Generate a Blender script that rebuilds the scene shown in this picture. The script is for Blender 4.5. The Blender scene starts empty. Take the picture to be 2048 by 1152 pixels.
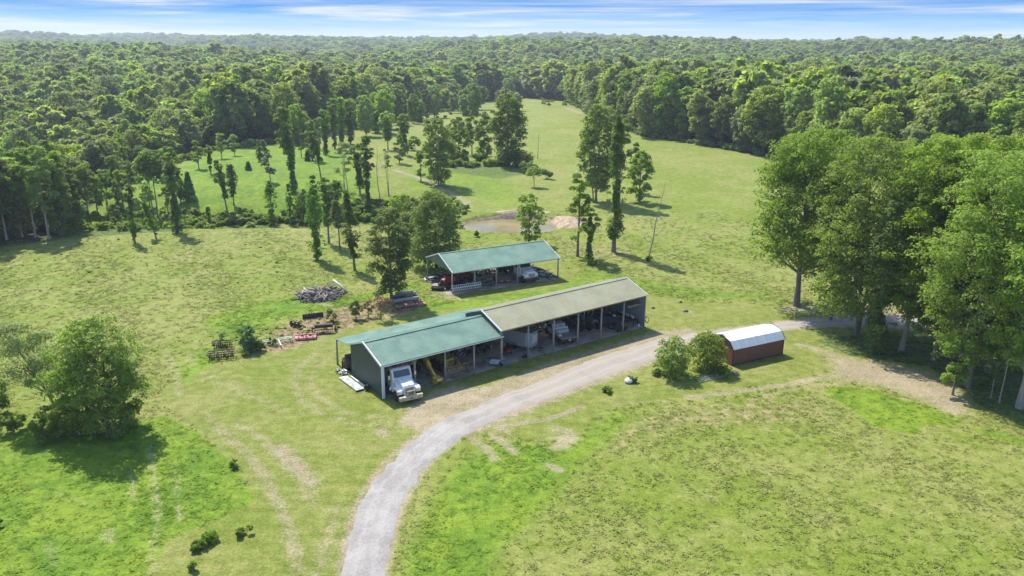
import bpy, math, random
import numpy as np
from mathutils import Matrix, Vector
scene = bpy.context.scene
R = math.radians
# ------------------------------------------------------------------ camera
FOC, PITCH, ROLL, CAMH = 1602.3, R(17.077), R(0.404), 36.0      # focal length in px of a 2048 px wide frame
fw = np.array([0, math.cos(PITCH), -math.sin(PITCH)])
_up = np.array([0, math.sin(PITCH), math.cos(PITCH)]); _r = np.array([1., 0, 0])
rt = _r*math.cos(ROLL) + _up*math.sin(ROLL)
up = -_r*math.sin(ROLL) + _up*math.cos(ROLL)
cam_d = bpy.data.cameras.new("camera"); cam = bpy.data.objects.new("camera", cam_d)
scene.collection.objects.link(cam); scene.camera = cam
cam_d.sensor_width = 36; cam_d.lens = 36*FOC/2048; cam_d.clip_end = 30000; cam_d.clip_start = .5
cam.matrix_world = Matrix(((rt[0], up[0], -fw[0], 0), (rt[1], up[1], -fw[1], 0), (rt[2], up[2], -fw[2], CAMH), (0, 0, 0, 1)))
# ------------------------------------------------------------------ light
SUN_EL, SHADOW_AZ = R(54), R(145)
sd = np.array([-math.sin(SHADOW_AZ)*math.cos(SUN_EL), -math.cos(SHADOW_AZ)*math.cos(SUN_EL), math.sin(SUN_EL)])  # towards the sun
sun_d = bpy.data.lights.new("sun", "SUN"); sun_d.energy = 3.7; sun_d.angle = R(.55); sun_d.color = (1, .955, .87)
sun = bpy.data.objects.new("sun", sun_d); scene.collection.objects.link(sun)
sun.rotation_euler = Vector(sd).to_track_quat('Z', 'Y').to_euler(); sun.location = (-60, 80, 120)
scene.view_settings.view_transform = 'Standard'; scene.view_settings.look = 'None'
scene.view_settings.exposure = 1.05; scene.view_settings.gamma = 1
scene.render.engine = 'CYCLES'
cy = scene.cycles
cy.max_bounces = 5; cy.diffuse_bounces = 3; cy.glossy_bounces = 2; cy.transmission_bounces = 3; cy.transparent_max_bounces = 4; cy.volume_bounces = 0
cy.use_denoising = True
try: cy.denoising_prefilter = 'ACCURATE'; cy.denoising_input_passes = 'RGB_ALBEDO_NORMAL'
except Exception: pass
W = bpy.data.worlds.new("World"); scene.world = W; W.use_nodes = True
cy.sample_clamp_indirect = 6

class NT:
    """small helper to write node trees"""
    def __init__(s, nt): s.nt = nt; nt.nodes.clear()
    def n(s, typ, **kw):
        nd = s.nt.nodes.new("ShaderNode"+typ)
        ins = kw.pop('ins', {})
        for k, v in kw.items(): setattr(nd, k, v)
        for k, v in ins.items(): s.put(nd.inputs[k], v)
        return nd
    def put(s, inp, v):
        if isinstance(v, bpy.types.NodeSocket): s.nt.links.new(v, inp)
        elif isinstance(v, bpy.types.Node): s.nt.links.new(v.outputs[0], inp)
        else:
            if isinstance(v, (tuple, list)) and len(v) == 3 and inp.type == 'RGBA': v = (*v, 1)
            inp.default_value = v
    def math(s, op, a, b=None, c=None, clamp=False):
        nd = s.nt.nodes.new("ShaderNodeMath"); nd.operation = op; nd.use_clamp = clamp
        s.put(nd.inputs[0], a)
        if b is not None: s.put(nd.inputs[1], b)
        if c is not None: s.put(nd.inputs[2], c)
        return nd.outputs[0]
    def mix(s, f, a, b, typ='MIX'):
        nd = s.nt.nodes.new("ShaderNodeMix"); nd.data_type = 'RGBA'; nd.blend_type = typ
        s.put(nd.inputs[0], f); s.put(nd.inputs[6], a); s.put(nd.inputs[7], b); return nd.outputs[2]
    def ss(s, v, a, b, lo=0., hi=1.):
        nd = s.nt.nodes.new("ShaderNodeMapRange"); nd.interpolation_type = 'SMOOTHSTEP'
        s.put(nd.inputs[0], v); nd.inputs[1].default_value = a; nd.inputs[2].default_value = b
        nd.inputs[3].default_value = lo; nd.inputs[4].default_value = hi; return nd.outputs[0]
    def noise(s, vec, scale, detail=3, rough=.55, dist=0., dim='3D'):
        nd = s.n("TexNoise", noise_dimensions=dim, ins={'Scale': scale, 'Detail': detail, 'Roughness': rough, 'Distortion': dist})
        s.put(nd.inputs['Vector'], vec); return nd.outputs['Fac']
    def mapv(s, vec, scale=(1, 1, 1), rot=(0, 0, 0), loc=(0, 0, 0)):
        nd = s.n("Mapping"); s.put(nd.inputs[0], vec); nd.inputs['Scale'].default_value = scale
        nd.inputs['Rotation'].default_value = rot; nd.inputs['Location'].default_value = loc; return nd.outputs[0]
    def attr(s, name, typ='GEOMETRY'):
        return s.n("Attribute", attribute_name=name, attribute_type=typ).outputs['Fac']

def build_world():
    t = NT(W.node_tree)
    sky = t.n("TexSky", sky_type='NISHITA', sun_disc=False, sun_elevation=SUN_EL, sun_rotation=math.atan2(sd[0], sd[1]), air_density=1.0, dust_density=.6, ozone_density=1.5, altitude=200)
    g = t.n("TexCoord").outputs['Generated']
    sep = t.n("SeparateXYZ", ins={0: g})
    z = sep.outputs['Z']
    K = 3.25   # the strip near the horizon in display units / background strength
    rp = t.n("ValToRGB"); cr = rp.color_ramp; cr.interpolation = 'LINEAR'
    stops = [(0, (.68, .83, .96)), (.08, (.55, .77, .97)), (.17, (.24, .60, .95)), (.29, (.055, .36, .90)), (.45, (.03, .27, .80)), (1, (.04, .23, .66))]
    while len(cr.elements) < len(stops): cr.elements.new(.5)
    for e, (p, c) in zip(cr.elements, stops): e.position = p; e.color = (*c, 1)
    t.put(rp.inputs[0], t.math('MULTIPLY', z, 8.0, clamp=True))
    # thin cirrus streaks, long and nearly level
    ang = t.math('ARCTAN2', sep.outputs['X'], sep.outputs['Y'])
    cv = t.n("CombineXYZ", ins={0: ang, 1: z, 2: 0.0}).outputs[0]
    w1 = t.noise(t.mapv(cv, (2.2, 60, 1), (0, 0, .012)), 1.0, 5, .62, .9)
    w2 = t.noise(t.mapv(cv, (6, 170, 1), (0, 0, -.02), (3, 7, 0)), 1.0, 4, .6, .4)
    w = t.math('ADD', t.math('MULTIPLY', w1, .72), t.math('MULTIPLY', w2, .28))
    cl = t.math('ADD', t.ss(w, .47, .66), t.math('MULTIPLY', t.ss(w, .36, .5), .28), clamp=True)
    cl = t.math('MULTIPLY', cl, t.ss(z, .10, .03))
    low = t.mix(t.math('MULTIPLY', cl, .85), rp.outputs[0], (.93, .96, .98))
    low = t.mix(1.0, low, (K, K, K), 'MULTIPLY')
    c = t.mix(t.ss(z, .12, .45), low, sky.outputs[0])
    bg = t.n("Background", ins={'Color': c, 'Strength': .15})
    o = t.n("OutputWorld"); t.nt.links.new(bg.outputs[0], o.inputs['Surface'])
build_world()

# ------------------------------------------------------------------ terrain
def sstep(x, a, b):
    t = np.clip((x-a)/(b-a), 0, 1); return t*t*(3-2*t)
def gau(x, y, cx, cy_, sx, sy, rot=0):
    c, s = math.cos(rot), math.sin(rot); dx, dy = x-cx, y-cy_
    u, v = c*dx+s*dy, -s*dx+c*dy
    return np.exp(-(u/sx)**2-(v/sy)**2)
POND = (0.2, 163.0, 9.4, 7.2)      # centre and radii
def H(x, y):
    x = np.asarray(x, float); y = np.asarray(y, float)
    z = -4.5*np.exp(-((y-176-.06*(x+60))/13)**2)*sstep(x, -8, -34)*sstep(x, -125, -96)      # hollow behind the left field
    z = z + 2.5*gau(x, y, -62, 232, 40, 32)
    z = z - 13*sstep(x, -92-.10*(y-180), -135-.10*(y-180))*sstep(y, 165, 215)*sstep(y, 520, 330)   # ground falls away into the left wood
    z = z - 2.5*sstep(x, -60, -110)*sstep(y, 150, 90)
    z = z + 3.0*gau(x, y, 90, 330, 60, 90)
    # pond cut into the slope
    e = np.sqrt(((x-POND[0])/POND[2])**2+((y-POND[1])/POND[3])**2)
    z = z - 1.9*sstep(e, 1.28, .92) + .9*gau(x, y, POND[0]+2, POND[1]+9.5, 7, 2.2)
    z = z + 1.3*gau(x, y, 11.2, 163, 3.6, 5.0)
    far = sstep(y, 330, 900)
    z = z + far*(7*np.sin(x/210+.6)*np.cos(y/260+1.1)+5*np.sin(x/97+y/150)+3*np.sin(y/70-x/160))
    z = z - 8*sstep(y, 330, 560)*sstep(y, 1000, 620)*sstep(x, 60, -120)
    z = z + 24*np.exp(-((x-720)/230)**2-((y-1050)/260)**2)
    z = z + 17*np.exp(-((x-210)/260)**2-((y-1330)/230)**2)
    z = z + sstep(y, 1500, 2700)*(21+5*np.sin(x/330+1.0)+4*np.sin(x/141))
    return z
def at(u, v):
    """the point of the ground seen at pixel (u, v) of the 2048 px frame"""
    d = fw + rt*(u-1024)/FOC - up*(v-576)/FOC
    ts = np.geomspace(30, 6000, 1400)
    p = np.array([0, 0, CAMH])[None]+d[None]*ts[:, None]
    below = p[:, 2] < H(p[:, 0], p[:, 1])
    i = int(np.argmax(below)) if below.any() else len(ts)-1
    a, b = ts[max(i-1, 0)], ts[i]
    for _ in range(24):
        m = .5*(a+b); q = np.array([0, 0, CAMH])+d*m
        if q[2] < H(q[0], q[1]): b = m
        else: a = m
    q = np.array([0, 0, CAMH])+d*b; q[2] = H(q[0], q[1]); return q
def pix(p):
    q = np.asarray(p, float)-[0, 0, CAMH]; d = q@fw
    return 1024+FOC*(q@rt)/d, 576-FOC*(q@up)/d
def height_to(p, v):
    """height above p whose top is seen at row v"""
    lo, hi = 0., 60.
    for _ in range(30):
        m = .5*(lo+hi)
        if pix([p[0], p[1], p[2]+m])[1] > v: lo = m
        else: hi = m
    return lo
def mpp(p): return (np.asarray(p)-[0, 0, CAMH])@fw/FOC      # metres per px at p

# ------------------------------------------------------------------ objects
def link(o, parent=None):
    scene.collection.objects.link(o)
    if parent is not None: o.parent = parent
    return o
def tag(o, label=None, cat=None, group=None, kind=None):
    if label: o['label'] = label
    if cat: o['category'] = cat
    if group: o['group'] = group
    if kind: o['kind'] = kind
    return o
def empty(name, loc, rz=0., label=None, cat=None, group=None):
    o = bpy.data.objects.new(name, None); link(o); o.location = loc; o.rotation_euler = (0, 0, rz); o.empty_display_size = .2
    return tag(o, label, cat, group)
def npmesh(name, verts, faces, mats=(), smooth=False, tint=None, attrs=None, flen=4):
    """verts (n,3), faces (m,4|3) arrays"""
    me = bpy.data.meshes.new(name)
    verts = np.asarray(verts, np.float32); faces = np.asarray(faces, np.int32); m, k = faces.shape
    me.vertices.add(len(verts)); me.vertices.foreach_set("co", verts.ravel())
    me.loops.add(m*k); me.loops.foreach_set("vertex_index", faces.ravel())
    me.polygons.add(m); me.polygons.foreach_set("loop_start", np.arange(0, m*k, k, dtype=np.int32))
    try: me.polygons.foreach_set("loop_total", np.full(m, k, np.int32))
    except Exception: pass
    if smooth: me.polygons.foreach_set("use_smooth", np.ones(m, bool))
    for a, val in (attrs or {}).items():
        at_ = me.attributes.new(a, 'FLOAT', 'POINT'); at_.data.foreach_set("value", np.asarray(val, np.float32))
    if tint is not None:
        at_ = me.attributes.new("tint", 'FLOAT', 'POINT'); at_.data.foreach_set("value", np.asarray(tint, np.float32))
    for mt in mats: me.materials.append(mt)
    me.update(calc_edges=True); return me
def mobj(name, me, parent=None): return link(bpy.data.objects.new(name, me), parent)

class MB:
    """collects solids, then build() links them as ONE mesh object"""
    def __init__(s): s.v = []; s.f = []; s.sm = []; s.M = Matrix.Identity(4)
    def add(s, vs, fs, smooth=False):
        b = len(s.v); s.v += [tuple(s.M @ Vector(p)) for p in vs]; s.f += [tuple(b+i for i in f) for f in fs]; s.sm += [smooth]*len(fs); return s
    def box(s, c, d, rot=(0, 0, 0), taper=1.):
        from mathutils import Euler
        E = Euler(rot).to_matrix(); c = Vector(c); vs = []
        for z in (-.5, .5):
            k = taper if z > 0 else 1.
            for x, y in ((-.5, -.5), (.5, -.5), (.5, .5), (-.5, .5)): vs.append(c+E@Vector((x*d[0]*k, y*d[1]*k, z*d[2])))
        return s.add(vs, [(3, 2, 1, 0), (4, 5, 6, 7), (0, 1, 5, 4), (1, 2, 6, 5), (2, 3, 7, 6), (3, 0, 4, 7)])
    def prism(s, prof, y0, y1, axis='y', inset=0.):
        """profile of (x, z) pairs extruded along y; inset narrows the y1/y0 ends' upper points"""
        n = len(prof); vs = [(x, y0, z) for x, z in prof]+[(x, y1, z) for x, z in prof]
        if axis == 'x': vs = [(y, x, z) for x, y, z in vs]
        fs = [tuple(range(n)), tuple(reversed(range(n, 2*n)))]+[(i, i+n, (i+1) % n+n, (i+1) % n) for i in range(n)]
        return s.add(vs, fs)
    def tube(s, pts, r, n=8, cap=True, smooth=True):
        pts = [Vector(p) for p in pts]; rs = r if isinstance(r, (list, tuple)) else [r]*len(pts); vs = []; fs = []
        t0 = (pts[1]-pts[0]).normalized(); ref = Vector((0, 0, 1)) if abs(t0.z) < .9 else Vector((1, 0, 0))
        for i, p in enumerate(pts):
            t = (pts[min(i+1, len(pts)-1)]-pts[max(i-1, 0)]).normalized(); a = t.cross(ref).normalized(); b = t.cross(a)
            vs += [p+(a*math.cos(2*math.pi*k/n)+b*math.sin(2*math.pi*k/n))*rs[i] for k in range(n)]
        for i in range(len(pts)-1):
            fs += [(i*n+k, i*n+(k+1) % n, (i+1)*n+(k+1) % n, (i+1)*n+k) for k in range(n)]
        s.add(vs, fs, smooth)
        if cap: 
            b = len(s.v)-len(vs); s.f += [tuple(b+k for k in reversed(range(n))), tuple(b+(len(pts)-1)*n+k for k in range(n))]; s.sm += [False]*2
        return s
    def lathe(s, prof, c, axis='z', n=16, smooth=True):
        """profile of (radius, height) turned about an axis through c"""
        vs = []
        for r_, h_ in prof:
            for k in range(n):
                a = 2*math.pi*k/n; p = (r_*math.cos(a), r_*math.sin(a), h_)
                if axis == 'y': p = (p[0], p[2], p[1])
                if axis == 'x': p = (p[2], p[0], p[1])
                vs.append((c[0]+p[0], c[1]+p[1], c[2]+p[2]))
        fs = [(i*n+k, i*n+(k+1) % n, (i+1)*n+(k+1) % n, (i+1)*n+k) for i in range(len(prof)-1) for k in range(n)]
        return s.add(vs, fs+[tuple(reversed(range(n))), tuple((len(prof)-1)*n+k for k in range(n))], smooth)
    def build(s, name, mat, parent=None, bevel=0., label=None):
        me = bpy.data.meshes.new(name); me.from_pydata([tuple(p) for p in s.v], [], s.f)
        me.polygons.foreach_set("use_smooth", s.sm); me.materials.append(mat); me.update()
        o = mobj(name, me, parent)
        if bevel:
            b = o.modifiers.new("bevel", 'BEVEL'); b.width = bevel; b.segments = 2; b.limit_method = 'ANGLE'; b.angle_limit = R(40)
        if label: o['label'] = label
        return o
def copy_tree(o, parent=None):
    c = o.copy(); scene.collection.objects.link(c); c.parent = parent
    for ch in list(o.children): copy_tree(ch, c)
    return c

# ------------------------------------------------------------------ materials
def M(name, col, rough=.6, metal=0., var=.15, scale=3., bump=0., col2=None, amt=.5, spec=.5, stretch=(1, 1, 1)):
    m = bpy.data.materials.new(name); m.use_nodes = True; t = NT(m.node_tree)
    P = t.n("TexCoord").outputs['Object']; P = t.mapv(P, stretch)
    n1 = t.noise(P, scale, 5, .6); n2 = t.noise(P, scale*9, 3, .6)
    c = t.mix(t.ss(t.math('ADD', t.math('MULTIPLY', n1, .7), t.math('MULTIPLY', n2, .3)), .35, .65), tuple(x*(1-var) for x in col), tuple(min(1, x*(1+var)) for x in col))
    if col2: c = t.mix(t.math('MULTIPLY', t.ss(t.noise(P, scale*.7, 6, .65), .62-.25*amt, .72-.2*amt), .9), c, col2)
    b = t.n("BsdfPrincipled", ins={'Base Color': c, 'Metallic': metal, 'Roughness': t.ss(n1, .2, .8, max(.05, rough-.1), min(1, rough+.1)), 'Specular IOR Level': spec})
    if bump:
        bp = t.n("Bump", ins={'Strength': bump, 'Distance': .05, 'Height': n2}); t.put(b.inputs['Normal'], bp.outputs[0])
    o = t.n("OutputMaterial"); t.nt.links.new(b.outputs[0], o.inputs['Surface']); return m
def leafmat(name, dark, light, hue=1., trans=.4, var=.2):
    """leaf colour between two tones by the tint of each leaf clump, and by tree"""
    m = bpy.data.materials.new(name); m.use_nodes = True; t = NT(m.node_tree)
    tn = t.attr("tint"); oi = t.n("ObjectInfo"); rnd = oi.outputs['Random']
    pat = t.noise(oi.outputs['Location'], .012, 3, .6)      # stands of one kind of tree
    c = t.mix(t.math('ADD', t.math('MULTIPLY', tn, .62), t.math('ADD', t.math('MULTIPLY', rnd, .20), t.math('MULTIPLY', t.ss(pat, .35, .65), .18)), clamp=True), dark, light)
    hs = t.n("HueSaturation", ins={'Color': c, 'Hue': t.ss(rnd, 0, 1, .5-.016*hue, .5+.012*hue), 'Value': t.ss(t.math('FRACT', t.math('MULTIPLY', rnd, 7.3)), 0, 1, 1-var, 1+var),
        'Saturation': t.ss(t.math('FRACT', t.math('MULTIPLY', rnd, 3.7)), 0, 1, 1-.24*hue, 1+.06*hue)})
    b = t.n("BsdfPrincipled", ins={'Base Color': hs.outputs[0], 'Roughness': .6, 'Specular IOR Level': .22})
    tr = t.n("BsdfTranslucent", ins={'Color': t.mix(1., hs.outputs[0], (1.5, 1.7, .7), 'MULTIPLY')})
    mx = t.n("MixShader", ins={0: trans, 1: b.outputs[0], 2: tr.outputs[0]})
    o = t.n("OutputMaterial"); t.nt.links.new(mx.outputs[0], o.inputs['Surface']); return m
# ------------------------------------------------------------------ ground: masks of what covers it, laid out in world space
def wl(px): return np.array([at(u, v)[:2] for u, v in px])
def d_line(P, L):
    d = np.full(len(P), 1e9)
    for a, b in zip(L[:-1], L[1:]):
        ab = b-a; t = np.clip(((P-a)@ab)/(ab@ab+1e-9), 0, 1); d = np.minimum(d, np.hypot(*(P-a-t[:, None]*ab).T))
    return d
def inside(P, L):
    r = np.zeros(len(P), bool); n = len(L)
    for i in range(n):
        x1, y1 = L[i]; x2, y2 = L[(i+1) % n]
        if y1 == y2: continue
        c = ((P[:, 1] > y1) != (P[:, 1] > y2)) & (P[:, 0] < (x2-x1)*(P[:, 1]-y1)/(y2-y1)+x1); r ^= c
    return r
def poly(P, px, soft=1., world=False):
    L = np.array(px, float) if world else wl(px)
    lo, hi = L.min(0)-soft*2, L.max(0)+soft*2
    k = (P[:, 0] > lo[0]) & (P[:, 0] < hi[0]) & (P[:, 1] > lo[1]) & (P[:, 1] < hi[1]); out = np.zeros(len(P))
    if k.any():
        Q = P[k]; s = d_line(Q, np.vstack([L, L[:1]])); s[inside(Q, L)] *= -1; out[k] = 1-sstep(s, -soft, soft)
    return out
def line(P, px, w, soft=.5):
    L = wl(px); lo, hi = L.min(0)-w-soft*2, L.max(0)+w+soft*2
    k = (P[:, 0] > lo[0]) & (P[:, 0] < hi[0]) & (P[:, 1] > lo[1]) & (P[:, 1] < hi[1]); out = np.zeros(len(P))
    if k.any(): out[k] = 1-sstep(d_line(P[k], L), w, w+soft)
    return out
ROAD_L = [(676, 1185), (688, 1120), (699, 1060), (716, 1010), (738, 972), (770, 932), (808, 893), (850, 862), (900, 832), (968, 802), (1060, 768), (1130, 739), (1200, 712), (1270, 692), (1322, 676), (1372, 668), (1440, 660), (1515, 650), (1580, 642), (1640, 635), (1720, 630), (1800, 628), (1880, 632), (1990, 640), (2120, 650)]
ROAD_R = [(765, 1185), (775, 1120), (795, 1040), (815, 990), (845, 945), (878, 908), (925, 872), (975, 848), (1040, 820), (1120, 790), (1190, 762), (1260, 738), (1330, 712), (1385, 696), (1430, 684), (1500, 672), (1560, 662), (1610, 656), (1680, 653), (1740, 655), (1800, 657), (1850, 660), (1900, 664), (1990, 674), (2120, 686)]
OPEN = [(-500, 640), (-250, 540), (-60, 500), (0, 492), (160, 470), (172, 418), (230, 388), (300, 352), (370, 322), (430, 302), (560, 286), (640, 268), (760, 240), (850, 222), (960, 205), (1040, 196), (1130, 203), (1170, 222), (1190, 243), (1280, 272), (1400, 290), (1540, 316), (1660, 345), (1800, 372), (2100, 410), (2400, 450), (2600, 700), (2600, 1200), (2000, 1500), (1024, 1600), (0, 1500), (-600, 1200)]
MOWN1 = [(560, 1400), (300, 1190), (312, 1110), (335, 1080), (380, 1062), (450, 1035), (515, 1003), (500, 965), (470, 925), (430, 885), (385, 850), (345, 822), (322, 790), (350, 762), (400, 742), (450, 730), (520, 706), (590, 688), (660, 668), (720, 646), (800, 632), (860, 614), (930, 604), (985, 592), (905, 592), (845, 570), (838, 545), (850, 515), (1000, 505), (1115, 520), (1140, 545), (1190, 575), (1290, 590), (1400, 604), (1510, 612), (1590, 615), (1640, 600), (1760, 585), (2100, 600), (2100, 660), (1800, 640), (1650, 660), (1640, 700), (1655, 735), (1560, 762), (1450, 780), (1330, 800), (1230, 812), (1180, 840), (1150, 880), (1060, 880), (960, 868), (900, 880), (840, 930), (800, 1010), (770, 1100), (750, 1200), (740, 1400)]
LUSH = [[(-100, 1300), (-60, 900), (60, 850), (250, 850), (330, 830), (400, 868), (460, 920), (512, 1000), (440, 1040), (380, 1060), (330, 1085), (300, 1150), (280, 1300)],
        [(790, 1250), (800, 1110), (850, 1010), (900, 930), (1000, 880), (1120, 890), (1180, 850), (1230, 815), (1290, 830), (1180, 920), (1120, 1000), (1010, 1100), (980, 1250)],
        [(1655, 772), (1740, 778), (1800, 800), (1870, 815), (1925, 838), (1915, 852), (1850, 848), (1830, 870), (1740, 850), (1700, 815), (1650, 790)],
        [(1940, 850), (2048, 872), (2200, 930), (2100, 900), (2020, 890), (1950, 870)],
        [(360, 770), (350, 740), (390, 700), (430, 690), (400, 640), (470, 610), (590, 590), (700, 590), (840, 560), (850, 590), (700, 625), (560, 640), (480, 680), (420, 740)],
        [(170, 470), (172, 418), (300, 352), (430, 302), (560, 290), (720, 300), (760, 380), (700, 430), (500, 452), (300, 462)],
        [(800, 330), (1000, 330), (1060, 380), (1040, 420), (930, 400), (800, 390)],
        [(1150, 530), (1220, 545), (1320, 560), (1420, 575), (1560, 590), (1580, 605), (1400, 600), (1250, 583), (1160, 560)], [(838, 545), (850, 515), (900, 530), (840, 590), (900, 600), (1130, 570), (1150, 545), (1190, 570), (1050, 610), (860, 625), (800, 620)]]
BARE = [[(792, 845), (810, 815), (850, 790), (905, 768), (960, 775), (1100, 722), (1290, 668), (1300, 662), (1385, 655), (1400, 668), (1370, 705), (1200, 770), (1000, 850), (930, 880), (860, 880)],
        [(1600, 686), (1660, 700), (1700, 712), (1760, 722), (1850, 740), (1900, 760), (1950, 800), (1945, 832), (1900, 835), (1890, 826), (1850, 808), (1760, 775), (1700, 765), (1650, 762), (1660, 735), (1640, 708)],
        [(520, 885), (570, 884), (610, 920), (642, 962), (628, 985), (585, 958), (545, 915)], [(398, 832), (425, 822), (450, 850), (500, 888), (470, 892)],
        [(660, 1010), (690, 1000), (680, 1060), (650, 1180), (600, 1180), (640, 1070)],
        [(1100, 880), (1110, 860), (1090, 850), (1120, 848), (1165, 868), (1160, 890), (1130, 905), (1090, 905)], [(1690, 612), (1850, 600), (1850, 630), (1700, 632)]]
def road_mask(P):
    return poly(P, ROAD_L+ROAD_R[::-1], .55)
def cover(P):
    """P (n,2) -> dict of masks 0..1"""
    z = np.zeros(len(P)); m = {}
    opn = poly(P, OPEN, 3.)
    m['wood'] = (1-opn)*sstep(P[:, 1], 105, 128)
    m['mown'] = poly(P, MOWN1, .5)
    l = z.copy()
    for q, s, a in zip(LUSH, (.8, 2.5, .7, 1.5, 3., 6., 8., 3., 2.), (1, .8, 1, .7, .8, .75, .6, .6, .7)): l = np.maximum(l, a*poly(P, q, s))
    m['lush'] = l
    b = z.copy()
    for q, s, a in zip(BARE, (1.0, 2.4, 1.2, 1.5, 1.5, 1.2, 1.5), (.66, .68, .66, .5, .5, .58, .5)): b = np.maximum(b, a*poly(P, q, s))
    for q, w, a in [([(1160, 232), (1196, 250), (1290, 280), (1400, 300), (1540, 326)], .8, .45), ([(430, 850), (480, 895), (520, 940), (560, 1010), (590, 1100), (600, 1190)], .7, .62), ([(480, 850), (560, 900), (600, 960), (625, 1010)], .5, .55),
                    ([(640, 705), (600, 730), (588, 765), (600, 800), (660, 835), (740, 850), (800, 852)], .5, .55), ([(740, 700), (650, 720), (622, 750), (630, 790), (690, 825), (780, 838)], .45, .5),
                    ([(690, 660), (700, 680)], .3, .4), ([(330, 700), (345, 740), (360, 790)], .6, .5), ([(380, 700), (385, 730)], .5, .5), ([(400, 745), (500, 790), (560, 820)], .6, .5),
                    ([(1165, 812), (1100, 838), (1000, 852)], .35, .75), ([(940, 875), (970, 895), (990, 918)], .4, .75), ([(985, 870), (1010, 885), (1030, 905)], .4, .75), ([(995, 855), (1020, 868)], .3, .7), ([(1095, 930), (1120, 940)], .3, .8),
                    ([(1380, 795), (1480, 782), (1580, 768), (1660, 752)], .7, .7), ([(1500, 800), (1600, 776), (1680, 768)], .4, .6), ([(1330, 800), (1240, 808)], .4, .5), ([(1600, 690), (1660, 705)], 1., .7), ([(1560, 680), (1590, 712)], .3, .5),
                    ([(300, 890), (310, 980), (318, 1020), (308, 1090), (300, 1152)], .22, .56), ([(258, 940), (268, 1000)], .15, .5), ([(350, 930), (355, 1010), (360, 1040)], .12, .54), ([(215, 1060), (220, 1080)], .4, .6), ([(180, 1010), (100, 980)], .2, .4), ([(95, 1090), (110, 1130)], .3, .5),
                    ([(790, 340), (850, 360), (900, 385), (935, 410)], 1.6, .8), ([(700, 300), (740, 315), (790, 340)], .9, .5), ([(900, 400), (935, 405)], 1.6, .8), ([(590, 715), (570, 690)], .4, .3), ([(1130, 215), (1165, 228)], 5., .7), ([(1290, 290), (1420, 318), (1530, 345)], 1.2, .4),
                    ([(620, 600), (660, 612)], 1., .6), ([(1370, 622), (1372, 623)], 1.5, .55), ([(1340, 605), (1345, 606)], .8, .5), ([(1580, 617), (1620, 617)], 2.2, .7), ([(980, 605), (1020, 600)], .8, .5), ([(900, 596), (930, 600)], 1., .6), ([(880, 585), (905, 596)], .8, .6), ([(760, 862), (770, 868)], .8, .7)]:
        b = np.maximum(b, a*(.72 if a < .7 else .8)*line(P, q, w*.45, .8))
    b = np.maximum(b, .60*line(P, ROAD_L, .2, .9)); b = np.maximum(b, .62*line(P, ROAD_R, .1, .7))
    m['bare'] = b*(1-m['wood'])
    # rusty brown dead weeds along the line of old implements
    dry = np.maximum(.92*poly(P, [(520, 700), (545, 665), (600, 640), (660, 620), (760, 595), (830, 600), (835, 622), (740, 645), (650, 672), (560, 705)], 1.5), .50*poly(P, [(1190, 860), (1290, 815), (1450, 795), (1640, 775), (1700, 830), (1600, 860), (1350, 870), (1200, 930)], 5.))
    dry = np.maximum(dry, .35*poly(P, [(300, 480), (560, 455), (720, 452), (880, 470), (760, 500), (500, 520), (300, 540)], 8.))
    dry = np.maximum(dry, .45*poly(P, [(1100, 470), (1300, 500), (1250, 530), (1130, 510)], 4.))
    m['dry'] = dry
    e = np.sqrt(((P[:, 0]-POND[0])/POND[2])**2+((P[:, 1]-POND[1])/POND[3])**2)
    clay = (1-sstep(e, 1.12, 1.22))*1.
    clay = np.maximum(clay, 1-sstep(np.hypot((P[:, 0]-11.)/4.6, (P[:, 1]-163.)/6.), .85, 1.1)); clay = np.maximum(clay, .9*(1-sstep(np.hypot((P[:, 0]-2.5)/6.5, (P[:, 1]-172.5)/2.0), .8, 1.1)))
    m['clay'] = clay
    weeds = z.copy()
    weeds = np.maximum(weeds, .9*poly(P, [(-60, 505), (160, 476), (360, 462), (560, 448), (700, 446), (900, 430), (880, 400), (700, 420), (500, 436), (300, 440), (165, 445), (-60, 450)], 3.))
    weeds = np.maximum(weeds, poly(P, [(1630, 680), (1700, 670), (1860, 675), (2100, 690), (2200, 900), (2040, 850), (1960, 812), (1910, 770), (1860, 735), (1780, 722), (1700, 712)], 1.))
    weeds = np.maximum(weeds, .5*poly(P, [(60, 870), (120, 840), (280, 840), (280, 862), (120, 885)], 1.))
    weeds = np.maximum(weeds, .6*poly(P, [(880, 330), (1050, 310), (1080, 345), (1000, 360), (900, 345)], 3.))
    m['weeds'] = weeds
    return m

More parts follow.
